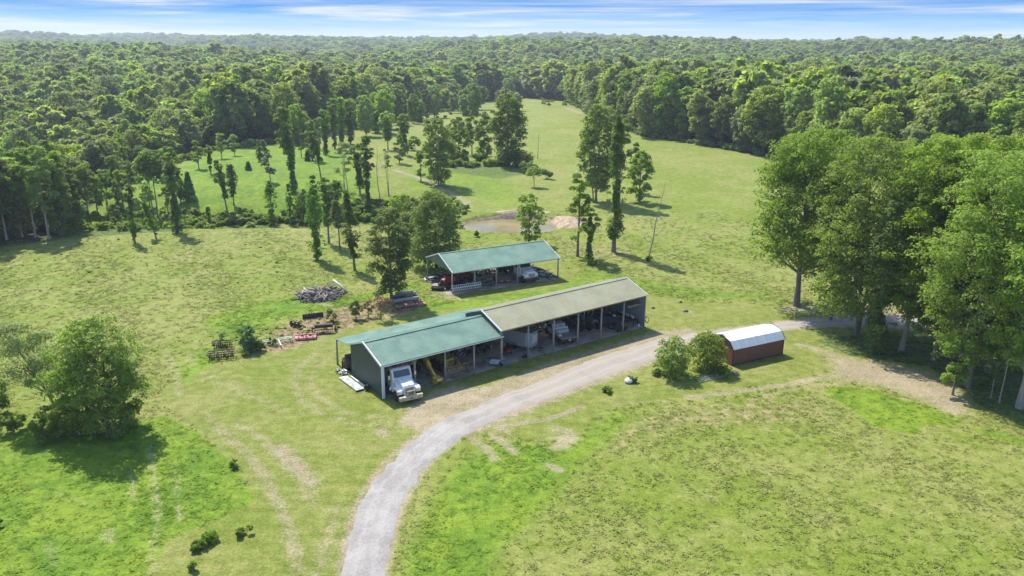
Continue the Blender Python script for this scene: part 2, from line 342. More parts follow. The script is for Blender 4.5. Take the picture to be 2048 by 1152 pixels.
def grass_cols(t, P, nA, nB, nC):
    mowl = t.noise(t.mapv(P, (.25, 1.6, 1), (0, 0, R(32))), 1., 3, .6)
    meadow = t.mix(t.ss(t.math('ADD', t.math('MULTIPLY', nA, .38), t.math('ADD', t.math('MULTIPLY', nB, .36), t.math('MULTIPLY', nC, .26))), .41, .59), (.142, .184, .022), (.206, .216, .058))
    mown = t.mix(t.ss(t.math('ADD', t.math('MULTIPLY', nB, .45), t.math('ADD', t.math('MULTIPLY', mowl, .25), t.math('MULTIPLY', nC, .30))), .38, .62), (.134, .170, .022), (.202, .208, .058))
    lush = t.mix(t.ss(t.math('ADD', t.math('MULTIPLY', nB, .6), t.math('MULTIPLY', nC, .4)), .38, .62), (.090, .165, .012), (.160, .222, .020))
    return meadow, mown, lush
def ground_mat():
    m = bpy.data.materials.new("grass and earth"); m.use_nodes = True; t = NT(m.node_tree)
    P = t.n("NewGeometry").outputs['Position']
    nA = t.noise(P, .035, 4, .6, .3); nB = t.noise(P, .17, 5, .62, .4); nC = t.noise(P, .9, 5, .65); nD = t.noise(P, 4.5, 4, .7); nE = t.noise(P, 17, 3, .7)
    meadow, mown, lush = grass_cols(t, P, nA, nB, nC)
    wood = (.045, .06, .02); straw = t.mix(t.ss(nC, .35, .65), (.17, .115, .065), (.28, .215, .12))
    bare = t.mix(t.ss(t.math('ADD', t.math('MULTIPLY', nB, .5), t.math('MULTIPLY', nD, .5)), .38, .62), (.24, .185, .125), (.35, .28, .20))
    clay = t.mix(t.ss(t.math('ADD', t.math('MULTIPLY', nC, .6), t.math('MULTIPLY', nD, .4)), .4, .6), (.23, .17, .115), (.41, .325, .215))
    weeds = t.mix(t.ss(nC, .35, .65), (.05, .09, .018), (.11, .15, .035))
    def f(name, k=1.1, w=.16, n=None):
        n = n or t.math('ADD', t.math('MULTIPLY', nC, .45), t.math('ADD', t.math('MULTIPLY', nD, .35), t.math('MULTIPLY', nE, .2)))
        a = t.attr(name); v = t.math('ADD', a, t.math('MULTIPLY', t.math('SUBTRACT', n, .5), k))
        return t.math('MULTIPLY', t.ss(v, .5-w, .5+w), t.ss(a, .02, .12))
    c = t.mix(f('mown', .25, .12), meadow, mown)
    c = t.mix(f('lush', 1.0, .25, t.math('ADD', t.math('MULTIPLY', nB, .6), t.math('MULTIPLY', nC, .4))), c, lush)
    c = t.mix(f('dry', 2.2, .2), c, straw)
    c = t.mix(f('weeds', 1.2), c, weeds)
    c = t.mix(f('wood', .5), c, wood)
    fb = f('bare', 1.9, .30); c = t.mix(t.math('MULTIPLY', fb, .9), c, bare)
    fc = f('clay', .7, .12); c = t.mix(fc, c, clay)
    fine = t.math('ADD', t.math('MULTIPLY', t.ss(nE, .25, .75, -1, 1), .24), t.math('ADD', t.math('MULTIPLY', t.ss(nD, .3, .7, -1, 1), .26), t.math('MULTIPLY', t.ss(nC, .3, .7, -1, 1), .14)))
    hard = t.math('SUBTRACT', 1.0, t.math('MULTIPLY', t.math('MAXIMUM', fb, fc), .6))
    k = t.math('ADD', 1.0, t.math('MULTIPLY', fine, hard))
    c = t.mix(1., c, t.n("CombineXYZ", ins={0: k, 1: k, 2: k}).outputs[0], 'MULTIPLY')
    b = t.n("BsdfPrincipled", ins={'Base Color': c, 'Roughness': .9, 'Specular IOR Level': .15})
    hh = t.math('ADD', t.math('MULTIPLY', nD, .6), t.math('MULTIPLY', nE, .4))
    bp = t.n("Bump", ins={'Strength': .55, 'Distance': .16, 'Height': hh}); t.put(b.inputs['Normal'], bp.outputs[0])
    o = t.n("OutputMaterial"); t.nt.links.new(b.outputs[0], o.inputs['Surface']); return m
GM = ground_mat()
def build_ground():
    ys = np.concatenate([np.linspace(-120, 28, 30)[:-1], np.geomspace(128, 350, 400)[:-1]-100, np.geomspace(250, 6200, 150)])
    s = np.linspace(-1, 1, 561); s = .55*s+.45*s**5
    Y, S = np.meshgrid(ys, s, indexing='ij'); X = S*(.80*np.maximum(Y, 0)+85)
    X = np.where(Y > 20, X, S*101)
    X[:, 0] = -np.maximum(300, 1.0*np.maximum(Y[:, 0], 0)+200)*1.05; X[:, -1] = -X[:, 0]
    Z = H(X, Y); n, m = X.shape
    idx = np.arange(n*m).reshape(n, m)
    F = np.stack([idx[:-1, :-1], idx[:-1, 1:], idx[1:, 1:], idx[1:, :-1]], -1).reshape(-1, 4)
    V = np.stack([X, Y, Z], -1).reshape(-1, 3)
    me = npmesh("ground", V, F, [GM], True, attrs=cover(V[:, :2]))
    tag(mobj("ground", me), kind='structure')
build_ground()

def road_mat():
    m = bpy.data.materials.new("pale crushed gravel"); m.use_nodes = True; t = NT(m.node_tree)
    P = t.n("NewGeometry").outputs['Position']; a = t.attr('across')
    nB = t.noise(P, .35, 5, .6); nD = t.noise(P, 6, 4, .75); nE = t.noise(P, 24, 2, .7)
    dirt = t.attr('earth')
    c = t.mix(t.ss(t.math('ADD', t.math('MULTIPLY', nB, .5), t.math('MULTIPLY', nD, .5)), .38, .62), (.225, .21, .19), (.355, .33, .30))
    c = t.mix(t.math('MULTIPLY', dirt, t.ss(nB, .3, .6, .5, 1)), c, (.33, .275, .215))
    w = t.noise(P, .25, 3)   # wheel tracks
    tr = t.math('ABSOLUTE', t.math('SUBTRACT', t.math('ABSOLUTE', t.math('SUBTRACT', a, .5)), .2))
    c = t.mix(t.math('MULTIPLY', t.ss(t.math('ADD', tr, t.math('MULTIPLY', nB, .08)), .12, .02), .3), c, (.42, .395, .375))
    rut = t.math('ABSOLUTE', t.math('SUBTRACT', a, t.math('ADD', .46, t.math('MULTIPLY', nB, .08)))); c = t.mix(t.math('MULTIPLY', t.ss(rut, .07, .02), .35), c, (.26, .24, .20))
    c = t.mix(t.math('MULTIPLY', t.ss(t.math('ABSOLUTE', t.math('SUBTRACT', a, .5)), .38, .5), .45), c, (.27, .245, .20))
    k = t.math('ADD', t.math('MULTIPLY', nE, .5), .75)
    c = t.mix(1., c, t.n("CombineXYZ", ins={0: k, 1: k, 2: k}).outputs[0], 'MULTIPLY')
    b = t.n("BsdfPrincipled", ins={'Base Color': c, 'Roughness': .95, 'Specular IOR Level': .1})
    bp = t.n("Bump", ins={'Strength': .6, 'Distance': .05, 'Height': nE}); t.put(b.inputs['Normal'], bp.outputs[0])
    o = t.n("OutputMaterial"); t.nt.links.new(b.outputs[0], o.inputs['Surface']); return m
def resample(L, n):
    d = np.r_[0, np.cumsum(np.hypot(*np.diff(L, axis=0).T))]; s = np.linspace(0, d[-1], n)
    out = np.stack([np.interp(s, d, L[:, k]) for k in (0, 1)], -1)
    k = np.hanning(19); k /= k.sum()
    pad = np.vstack([np.repeat(out[:1], 9, 0), out, np.repeat(out[-1:], 9, 0)])
    return np.stack([np.convolve(pad[:, i], k, 'valid') for i in (0, 1)], -1)
def build_road():
    rg = np.random.default_rng(3); n = 700
    l, r = resample(wl(ROAD_L), n), resample(wl(ROAD_R), n); nn = r-l; nn /= np.hypot(*nn.T)[:, None]
    jit = lambda: sum(np.convolve(rg.normal(0, 1, n+2*w), np.hanning(2*w+1)/np.hanning(2*w+1).sum(), 'valid')*a for w, a in ((2, .16), (8, .5), (25, .7)))
    l = l+nn*(jit()[:, None]*.55); r = r-nn*(jit()[:, None]*.5); k = 12
    f = np.linspace(0, 1, k+1)
    XY = l[:, None]*(1-f[None, :, None])+r[:, None]*f[None, :, None]
    Z = H(XY[..., 0], XY[..., 1])+.03+.03*np.sin(f*math.pi)[None]
    Z[:, 0] -= .05; Z[:, -1] -= .05
    V = np.concatenate([XY, Z[..., None]], -1).reshape(-1, 3); idx = np.arange(n*(k+1)).reshape(n, k+1)
    F = np.stack([idx[:-1, :-1], idx[:-1, 1:], idx[1:, 1:], idx[1:, :-1]], -1).reshape(-1, 4)
    earth = np.broadcast_to(sstep(XY[..., 0], -8, 4)*.75, XY.shape[:2]).reshape(-1)
    me = npmesh("gravel_road", V, F, [road_mat()], True, attrs={'across': np.tile(f, n), 'earth': earth})
    tag(mobj("gravel_road", me), kind='structure')
build_road()
def build_pond():
    m = bpy.data.materials.new("muddy water"); m.use_nodes = True; t = NT(m.node_tree)
    P = t.n("NewGeometry").outputs['Position']
    c = t.mix(t.ss(t.noise(P, .15, 3), .35, .65), (.20, .165, .075), (.26, .21, .11))
    b = t.n("BsdfPrincipled", ins={'Base Color': c, 'Roughness': .10, 'Specular IOR Level': .3, 'IOR': 1.33})
    bp = t.n("Bump", ins={'Strength': .12, 'Distance': .05, 'Height': t.noise(P, 2.5, 3)}); t.put(b.inputs['Normal'], bp.outputs[0])
    o = t.n("OutputMaterial"); t.nt.links.new(b.outputs[0], o.inputs['Surface'])
    mb = MB(); n = 64; x, y, rx, ry = POND
    mb.add([(x+rx*1.25*math.cos(a), y+ry*1.25*math.sin(a), float(H(x+rx*1.7, y-ry*1.7))-.85) for a in np.linspace(0, 2*math.pi, n, endpoint=False)], [tuple(range(n))])
    tag(mb.build("pond_water", m), kind='structure')
build_pond()
# ------------------------------------------------------------------ vegetation
LM = {'oak': leafmat("oak leaves", (.115, .165, .026), (.255, .325, .052), hue=.6, trans=.45), 'fresh': leafmat("fresh maple leaves", (.118, .182, .024), (.280, .362, .052), hue=.35, trans=.48, var=.1),
      'wood': leafmat("woodland leaves", (.155, .200, .042), (.330, .375, .085), hue=1.2, trans=.5, var=.25), 'ivy': leafmat("ivy leaves", (.090, .150, .022), (.205, .290, .040), hue=.5, trans=.4),
      'pale': leafmat("pale thin leaves", (.16, .19, .08), (.29, .33, .13)), 'willow': leafmat("light leaves", (.150, .21, .034), (.31, .39, .070), hue=.6, trans=.5),
      'pine': leafmat("pine needles", (.06, .125, .03), (.15, .25, .06), trans=.2), 'brown': leafmat("dry leaves", (.16, .085, .035), (.30, .18, .09), trans=.1)}
BARK = M("grey brown bark", (.20, .165, .13), .9, var=.3, scale=2, bump=.5, stretch=(3, 3, .6))
PALEBARK = M("pale bark", (.36, .31, .25), .9, var=.25, scale=2, bump=.4, stretch=(3, 3, .6))
DEADB = M("bleached dead wood", (.34, .29, .25), .9, var=.25, scale=2)
def unit(v): return v/np.maximum(1e-9, np.linalg.norm(v, axis=-1, keepdims=True))
def leaf_cloud(C, Rr, per, size, rg, flat=.8, out=.9, upb=.55, rnd=.75, shell=.5, tintc=None, elong=1.5):
    """leaf sized rhombs round clump centres C with radii Rr"""
    n = len(C); per = np.asarray(per) if np.ndim(per) else np.full(n, per); idx = np.repeat(np.arange(n), per.astype(int)); m = len(idx)
    d = unit(rg.normal(0, 1, (m, 3))); d[:, 2] = np.where(d[:, 2] < -.35, -d[:, 2], d[:, 2])
    rad = (shell+(1-shell)*rg.random(m)**.6)
    p = C[idx]+d*(Rr[idx]*rad)[:, None]*[1, 1, flat]
    nr = unit(d*out+np.array([0, 0, upb])+rg.normal(0, rnd, (m, 3))*.7)
    a = unit(np.cross(nr, rg.normal(0, 1, (m, 3)))); b = np.cross(nr, a); s = size*(.6+.8*rg.random(m))[:, None]*.5
    V = np.stack([p-a*s*elong, p-b*s*.8+nr*s*.25, p+a*s*elong, p+b*s*.8+nr*s*.25], 1).reshape(-1, 3)
    F = np.arange(4*m).reshape(m, 4)
    tc = rg.random(n) if tintc is None else tintc
    T = np.repeat(np.clip(.12+.55*tc[idx]+.33*rg.random(m), 0, 1), 4)
    return V, F, T
def cloudmesh(name, parts, mat):
    V, F, T, o = [], [], [], 0
    for v, f, t in parts: V.append(v); F.append(f+o); T.append(t); o += len(v)
    return npmesh(name, np.concatenate(V), np.concatenate(F), [mat], tint=np.concatenate(T))
def skeleton(h, lobes, rg, r0, base=.15, stems=1, wander=.03, lean=(0, 0), mat=None, top=.9):
    mb = MB()
    for s in range(stems):
        off = np.array([0., 0]) if stems == 1 else rg.normal(0, .35, 2)
        k = 8; zs = np.linspace(-.4, h*top, k); w = np.cumsum(rg.normal(0, wander*h/k, (k, 2)), 0); w -= w[1]
        sp = rg.normal(0, .06*h, 2) if stems > 1 else np.zeros(2)
        tx = [(off[0]+w[i, 0]+(lean[0]+sp[0])*(zs[i]/h), off[1]+w[i, 1]+(lean[1]+sp[1])*(zs[i]/h), zs[i]) for i in range(k)]
        rr = r0/math.sqrt(stems)
        mb.tube(tx, [rr*1.35]+[rr*max(.12, (1-.88*i/(k-1))) for i in range(1, k)], 7, False)
        T = np.array(tx)
        for j, (c, r_) in enumerate(lobes):
            if stems > 1 and j % stems != s: continue
            z0 = min(max(c[2]-np.hypot(c[0]-T[0, 0], c[1]-T[0, 1])*.9-r_*.3, h*base), h*top*.95); q = [np.interp(z0, T[:, 2], T[:, 0]), np.interp(z0, T[:, 2], T[:, 1]), z0]
            mid = (np.array(q)*.45+c*.55)+[0, 0, -.1*r_]
            rb = rr*max(.15, 1-.85*z0/h/top)*.55
            mb.tube([q, mid, c], [rb, rb*.6, rb*.25], 5, False)
    return mb
def make_tree(h, rad, kind, seed, leaf=.4, n=3000, base=.2, mat='oak', stems=1, lobes=10, lean=(0, 0), bark=None, trunk_r=None, topy=1., loose=1., name='tree'):
    """returns (list of (child name, mesh)) for a tree standing at the origin"""
    rg = np.random.default_rng(seed); out = []; L = []
    if kind in ('broad', 'loose', 'umbrella'):
        ga = rg.random()*6.28; lobes = int(lobes*1.5)
        for i in range(lobes):
            t = (i+.5)/lobes if lobes > 1 else .6
            if kind == 'umbrella': t = .35+.65*t
            prof = math.sin(math.pi*min(1, .15+.71*t**topy))**.7
            a = ga+i*2.4+rg.normal(0, .3); rr = rad*prof*(.66 if i < lobes-1 else .12)*(.75+.4*rg.random())
            lr = rad*(.29+.16*rg.random())*(.6+.4*prof)*loose**-.5
            L.append((np.array([math.cos(a)*rr+lean[0]*t, math.sin(a)*rr+lean[1]*t, h*(base+(1-base)*t)-lr*.55*(t > .6)]), lr))
        C, Rr, TC = [], [], []
        for c, lr in L:
            k = int(9+7*lr); d = unit(rg.normal(0, 1, (k, 3))+[0, 0, .35]); lt = rg.random()
            C.append(c+d*lr*(.45+.75*rg.random((k, 1))**1.3)*[1, 1, .85]); Rr.append(lr*(.20+.16*rg.random(k))*(.8 if kind == 'loose' else 1)+.12); TC.append(np.clip(lt*.6+.4*rg.random(k), 0, 1))
        C = np.concatenate(C); Rr = np.concatenate(Rr); TC = np.concatenate(TC)
        C[:, 2] = np.minimum(C[:, 2], h-Rr*.8)
        w = Rr**2; per = np.maximum(4, (n*.85*w/w.sum())).astype(int)
        P = [leaf_cloud(C, Rr, per, leaf, rg, tintc=TC)]
        L0 = np.array([l[0] for l in L]); LR = np.array([l[1] for l in L])
        P.append(leaf_cloud(L0, LR*1.06, int(n*.15/len(L)), leaf*.9, rg, shell=.75, tintc=rg.random(len(L))))
        out.append(('crown', cloudmesh('crown', P, LM[mat])))
    elif kind == 'column':
        k = max(14, int(h*4.2)); z = np.sort(rg.random(k)); a = rg.random(k)*6.28
        prof = rad*(.72+.28*np.sin(z*9+seed))*(1-.45*sstep(z, .7, 1))*(.55+.45*sstep(z, 0, .06))
        C = np.stack([np.cos(a)*prof*.45+lean[0]*z, np.sin(a)*prof*.45+lean[1]*z, h*(base+(.98-base)*z)], -1); Rr = prof*(.55+.25*rg.random(k))
        P = [leaf_cloud(C, Rr, int(n/k), leaf, rg, flat=1.15, out=1.2, tintc=rg.random(k)*.7)]
        kk = max(6, int(k*.5)); zz = rg.random(kk)*.9+.05; aa = rg.random(kk)*6.28; rr = rad*(.7+.55*rg.random(kk))*(1-.5*zz)
        C2 = np.stack([np.cos(aa)*rr+lean[0]*zz, np.sin(aa)*rr+lean[1]*zz, h*(base+(1-base)*zz)], -1)
        P.append(leaf_cloud(C2, np.full(kk, rad*.30), int(n*.14/kk)+3, leaf, rg))
        out.append(('ivy', cloudmesh('ivy', P, LM['ivy'] if mat != 'pine' else LM['pine'])))
        L = []
    elif kind == 'ivytop':      # ivy clad trunk with a loose light crown above
        k = int(h*4); z = np.sort(rg.random(k)); a = rg.random(k)*6.28
        prof = rad*.42*(.8+.3*np.sin(z*8+seed))*(1-.5*sstep(z, .75, 1))
        C = np.stack([np.cos(a)*prof*.4+lean[0]*z*.7, np.sin(a)*prof*.4+lean[1]*z*.7, h*(base+(.78-base)*z)], -1); Rr = prof*.8
        out.append(('ivy', cloudmesh('ivy', [leaf_cloud(C, Rr, int(n*.6/k), leaf, rg, flat=1.15, out=1.2, tintc=rg.random(k)*.7)], LM['ivy'])))
        kk = max(16, int(h*2.6)); zz = rg.random(kk)**.9; aa = rg.random(kk)*6.28; rr = rad*(.2+.6*rg.random(kk))*np.sin(np.pi*(.15+.75*zz))
        C2 = np.stack([np.cos(aa)*rr+lean[0], np.sin(aa)*rr+lean[1], h*(.50+.47*zz)], -1)
        L = [(c, .6) for c in C2[::2]]
        out.append(('crown', cloudmesh('crown', [leaf_cloud(C2, rad*(.14+.16*rg.random(kk)), int(n*.5/kk), leaf, rg)], LM[mat])))
    elif kind == 'sparse':      # thin leaved tree, several thin stems
        kk = int(lobes*2.2); zz = rg.random(kk)**.8; aa = rg.random(kk)*6.28; rr = rad*(.25+.65*rg.random(kk))*np.sin(np.pi*(.2+.65*zz))
        C2 = np.stack([np.cos(aa)*rr+lean[0]*zz, np.sin(aa)*rr+lean[1]*zz, h*(base+(1-base)*zz)-.3], -1)
        L = [(c, .5) for c in C2]
        out.append(('crown', cloudmesh('crown', [leaf_cloud(C2, rad*(.2+.2*rg.random(kk)), int(n/kk), leaf*.8, rg)], LM[mat])))
    elif kind == 'pine':
        k = 60; z = np.linspace(.02, 1, k); a = np.arange(k)*2.4; rr = rad*(1-z)**.8*.7
        C = np.stack([np.cos(a)*rr, np.sin(a)*rr, h*z*.97], -1)
        out.append(('crown', cloudmesh('crown', [leaf_cloud(C, rad*(.14+.22*(1-z)), int(n/k), leaf, rg, flat=1.2, elong=2.6, upb=.2)], LM['pine'])))
    elif kind == 'bush':
        k = lobes; a = rg.random(k)*6.28; rr = rad*np.sqrt(rg.random(k))*.72; z = h*(.25+.5*rg.random(k))*(1-.35*(rr/rad))
        C = np.stack([np.cos(a)*rr, np.sin(a)*rr, z], -1); Rr = rad*(.28+.16*rg.random(k)); L = []
        C1, R1 = [], []
        for c, r_ in zip(C, Rr):
            m = 8; d = unit(rg.normal(0, 1, (m, 3))+[0, 0, .3]); C1.append(c+d*r_*.7); R1.append(np.full(m, r_*.42))
        out.append(('crown', cloudmesh('crown', [leaf_cloud(np.concatenate(C1), np.concatenate(R1), int(n/(8*k)), leaf, rg)], LM[mat])))
        mb = MB()
        for i in range(5): mb.tube([(rg.normal(0, .1), rg.normal(0, .1), -.1), tuple(C[i % k]*[.7, .7, .9])], [.05, .02], 5, False)
        me = bpy.data.meshes.new('stem'); me.from_pydata([tuple(p) for p in mb.v], [], mb.f); me.materials.append(BARK); out.append(('stem', me)); return out
    elif kind == 'dead':
        mb = MB(); k = 9; zs = np.linspace(-.2, h, k); w = np.cumsum(rg.normal(0, .01*h, (k, 2)), 0); w -= w[0]
        T = np.array([(w[i, 0]+lean[0]*zs[i]/h, w[i, 1]+lean[1]*zs[i]/h, zs[i]) for i in range(k)]); r0 = trunk_r or h*.011
        mb.tube([tuple(p) for p in T], [r0*(1-.85*i/(k-1)) for i in range(k)], 6, False)
        for j in range(lobes):
            z0 = h*(base+(1-base)*(j+.5)/lobes); q = np.array([np.interp(z0, T[:, 2], T[:, 0]), np.interp(z0, T[:, 2], T[:, 1]), z0]); a = rg.random()*6.28
            ln = rad*(1-.6*z0/h)*(.6+.7*rg.random()); e = q+np.array([math.cos(a)*ln, math.sin(a)*ln, ln*(.5+.5*rg.random())]); m_ = (q+e)/2-[0, 0, .08*ln]
            rb = r0*(1-.8*z0/h)*.55; mb.tube([q, m_, e], [rb, rb*.6, rb*.2], 5, False)
            for _ in range(3):
                e2 = e+rg.normal(0, .3*ln, 3)+[0, 0, .2*ln]; mb.tube([(m_+e)/2, e2], [rb*.4, rb*.12], 4, False)
        me = bpy.data.meshes.new('trunk'); me.from_pydata([tuple(p) for p in mb.v], [], mb.f); me.materials.append(bark or DEADB)
        me.polygons.foreach_set("use_smooth", [True]*len(mb.f)); return [('trunk', me)]
    mb = skeleton(h, L, rg, trunk_r or (.05+h*.0135), base=max(.1, base*.8), stems=stems, lean=lean, wander=.02 if kind != 'column' else .01)
    me = bpy.data.meshes.new('trunk'); me.from_pydata([tuple(p) for p in mb.v], [], mb.f); me.materials.append(bark or BARK)
    me.polygons.foreach_set("use_smooth", [True]*len(mb.f)); out.insert(0, ('trunk', me)); return out
def plant(p, parts, name, label, cat='tree', group=None, rz=0., sc=1.):
    e = empty(name, p, rz, label, cat, group); e.scale = (sc,)*3
    for nm, me in parts: mobj(nm, me, e)
    return e
_seed = [100]
def tree_px(u, v, top, wpx, kind, mat, label, name='field_tree', cat='tree', group=None, dens=1., leafk=1., **kw):
    """a tree rooted where pixel (u, v) meets the ground, reaching row top, wpx wide"""
    _seed[0] += 1; p = at(u, v); h = max(.8, height_to(p, top)); m = mpp(p); rad = max(.3, wpx*m*.5)
    leaf = kw.pop('leaf', min(.55, max(.18, m*2.9*leafk)))
    area = (math.pi*2*rad*h*.8) if kind in ('broad', 'loose', 'umbrella', 'bush') else (math.pi*2*rad*h*.6)
    n = int(min(42000, max(500, dens*2.3*area/(leaf*leaf*.6)*.8)))
    return plant(tuple(p), make_tree(h, rad, kind, _seed[0], leaf=leaf, n=n, mat=mat, **kw), name, label, cat, group)

# ---- big trees on the right
G_R = 'tall maples along the drive on the right'
def build_field_trees():
    T = tree_px
    T(1592, 612, 256, 208, 'broad', 'oak', "tall dark oak left of the grove, bare trunk on a brown patch by the drive", 'oak_tree', group=G_R, leafk=1.25, base=.24, lobes=26, trunk_r=.42, dens=1.25, topy=.9)
    T(1712, 668, 272, 225, 'broad', 'fresh', "broad light green maple with a forked trunk just above the bend of the drive", 'maple_tree', group=G_R, leafk=1.25, base=.13, lobes=28, trunk_r=.34, dens=1.2, stems=2)
    T(1745, 705, 400, 78, 'column', 'ivy', "short dark ivy clad trunk hanging over the drive in the grove", 'ivy_clad_tree', group=G_R, leafk=1.25, base=.02, trunk_r=.3)
    T(1803, 702, 272, 190, 'broad', 'fresh', "maple with a pale straight trunk standing on the grass above the dirt track", 'maple_tree', group=G_R, leafk=1.25, base=.20, lobes=28, trunk_r=.3, dens=1.1, bark=PALEBARK, lean=(1.5, 0))
    T(1880, 655, 268, 190, 'broad', 'fresh', "maple behind the dirt track, its crown filling the middle of the grove skyline", 'maple_tree', group=G_R, leafk=1.25, base=.3, lobes=22, trunk_r=.3)
    T(1937, 772, 300, 235, 'broad', 'fresh', "large maple with low branches drooping over the end of the dirt patch", 'maple_tree', group=G_R, leafk=1.25, base=.12, lobes=30, trunk_r=.3, dens=1.25, stems=2)
    T(1985, 690, 268, 200, 'broad', 'fresh', "maple rising above the parked dark car at the right edge", 'maple_tree', group=G_R, leafk=1.25, base=.3, lobes=22, trunk_r=.3)
    T(2040, 815, 305, 200, 'broad', 'fresh', "nearest maple cut by the right edge of the picture, pale foot of trunk", 'maple_tree', group=G_R, leafk=1.25, base=.17, lobes=26, trunk_r=.34, bark=PALEBARK)
    T(2120, 740, 268, 220, 'broad', 'fresh', "maple whose crown leans in from beyond the right edge", 'maple_tree', group=G_R, leafk=1.25, base=.2, lobes=24, trunk_r=.34)
    T(1868, 722, 300, 170, 'broad', 'fresh', "maple with low boughs filling the gap right of the straight pale trunk", 'maple_tree', group=G_R, leafk=1.25, base=.10, lobes=28, trunk_r=.28)
    T(1975, 745, 330, 190, 'broad', 'fresh', "maple in the thick of the grove directly left of the edge maple", 'maple_tree', group=G_R, leafk=1.25, base=.14, lobes=26, trunk_r=.28)
    T(1660, 640, 330, 120, 'broad', 'oak', "smaller dark maple between the tall oak and the forked maple", 'maple_tree', group=G_R, leafk=1.25, base=.30, lobes=16, trunk_r=.22)
    T(1905, 790, 672, 62, 'broad', 'fresh', "low young maple under the big tree beside the dirt patch", 'young_maple', group=G_R, leafk=1.25, base=.2, lobes=8)
    T(1998, 806, 660, 34, 'sparse', 'oak', "thin pale sapling trunk under the grove near the right edge", 'sapling', group=G_R, base=.5, lobes=6, bark=PALEBARK, trunk_r=.09)
    T(1981, 797, 700, 26, 'sparse', 'oak', "thinnest sapling just left of the pale sapling trunk under the grove", 'sapling', group=G_R, base=.5, lobes=5, bark=PALEBARK, trunk_r=.07)
    T(1915, 695, 600, 50, 'dead', 'oak', "bleached leafless branches tangled inside the grove", 'dead_branch', base=.2, lobes=9, bark=PALEBARK, trunk_r=.06)
    # ---- clump at the left
    T(222, 868, 632, 150, 'broad', 'willow', "big bushy tree at the left, dense and reaching the ground", 'bushy_tree', base=.03, lobes=20, stems=3, dens=.8, topy=1.2)
    T(168, 866, 664, 130, 'broad', 'willow', "lower bushy tree grown into the left side of the big bushy one", 'bushy_tree', base=.03, lobes=16, stems=3, dens=.6, topy=1.2)
    T(122, 835, 655, 140, 'sparse', 'pale', "thin pale tree leaning left out of the big bushy clump", 'leaning_tree', base=.35, lobes=20, dens=.9, lean=(-3.2, 0), stems=1, trunk_r=.11)
    T(255, 850, 690, 90, 'broad', 'oak', "dark bush on the right flank of the big bushy clump", 'dark_bush', base=.02, lobes=10)
    T(130, 868, 790, 110, 'bush', 'oak', "dark low shrub under the leaning tree", 'shrub', 'shrub', lobes=12)
    T(88, 882, 828, 52, 'bush', 'oak', "rounded shrub left of the dark shrub under the leaning tree", 'shrub', 'shrub', lobes=9)
    T(-22, 835, 740, 84, 'broad', 'oak', "dark tree cut off by the left edge", 'round_tree', base=.03, lobes=10)
    T(28, 862, 812, 60, 'bush', 'fresh', "light green shrub between the left edge and the clump", 'shrub', 'shrub', lobes=8)
    T(-8, 1055, 1020, 30, 'bush', 'oak', "little shrub cut by the left edge near the bottom", 'shrub', 'shrub', lobes=6)
    T(410, 1085, 1066, 58, 'bush', 'fresh', "low weed clump on the mown bank at the bottom left", 'weed_clump', 'weeds', lobes=8)
    T(392, 1102, 1086, 40, 'bush', 'fresh', "lower end of the weed clump on the mown bank", 'weed_clump', 'weeds', lobes=6)
    T(488, 1070, 1058, 34, 'bush', 'oak', "small round weed clump right of the long one on the bank", 'weed_clump', 'weeds', lobes=6)
    T(466, 935, 922, 26, 'bush', 'oak', "small weed tuft where the bright grass meets the mown track", 'weed_clump', 'weeds', lobes=5)
    T(388, 1142, 1130, 30, 'bush', 'oak', "small dark weed clump at the bottom edge", 'weed_clump', 'weeds', lobes=5)
    # ---- by the red shed
    T(1345, 750, 676, 82, 'broad', 'oak', "leafy young tree left of the red shed, the one nearer the gravel road", 'young_tree', group='young trees beside the red shed', base=.06, lobes=13, stems=3, dens=.9)
    T(1412, 738, 664, 84, 'broad', 'oak', "leafy young tree touching the striped end of the red shed", 'young_tree', group='young trees beside the red shed', base=.04, lobes=13, stems=3, dens=.9)
    T(1318, 750, 738, 30, 'bush', 'oak', "low weeds at the foot of the young tree by the gravel road", 'weed_clump', 'weeds', lobes=6)
    T(1440, 745, 728, 70, 'bush', 'fresh', "tall weeds below the striped end of the red shed", 'weed_clump', 'weeds', lobes=8)
    # ---- trees around the sheds
    T(783, 602, 418, 92, 'broad', 'oak', "irregular dark tree rising between the brush pile and the sheds", 'oak_tree', base=.10, lobes=18, dens=1.15, topy=1.2)
    T(873, 536, 380, 112, 'broad', 'oak', "broad dark tree just behind the open rear shed", 'oak_tree', base=.05, lobes=20, dens=1.2, topy=.75)
    T(828, 498, 395, 60, 'broad', 'oak', "dark narrow tree between the two broad trees by the rear shed", 'oak_tree', base=.1, lobes=10)
    T(808, 455, 388, 70, 'broad', 'fresh', "light green bushy tree left of the broad dark tree", 'bushy_tree', base=.05, lobes=10)
    T(1058, 489, 386, 58, 'broad', 'oak', "tree in front of the pond with open branches", 'pond_tree', base=.05, lobes=12, dens=.8)
    T(955, 474, 452, 15, 'bush', 'fresh', "small bush at the near edge of the pond", 'small_bush', 'bush', lobes=6)
    T(635, 520, 350, 36, 'column', 'ivy', "tall ivy column standing alone in the left field above the brush pile", 'ivy_column', group='ivy clad columns in the left field', base=.04)
    T(710, 541, 380, 34, 'column', 'oak', "ivy column with a bare foot, nearest the brush pile", 'ivy_column', group='ivy clad columns in the left field', base=.14, lean=(-.8, 0))
    T(680, 500, 400, 40, 'sparse', 'oak', "side boughs left of the ivy column with a bare foot", 'field_tree', base=.4, lobes=7)
    T(658, 487, 352, 44, 'ivytop', 'oak', "thin trunked tree between the two tall ivy columns", 'field_tree', base=.25)
    T(675, 450, 360, 34, 'column', 'ivy', "dark ivy column behind the thin trunked tree", 'ivy_column', base=.02)
    T(611, 450, 380, 34, 'column', 'oak', "short ivy column at the field edge left of the tallest one", 'ivy_column', base=.02)
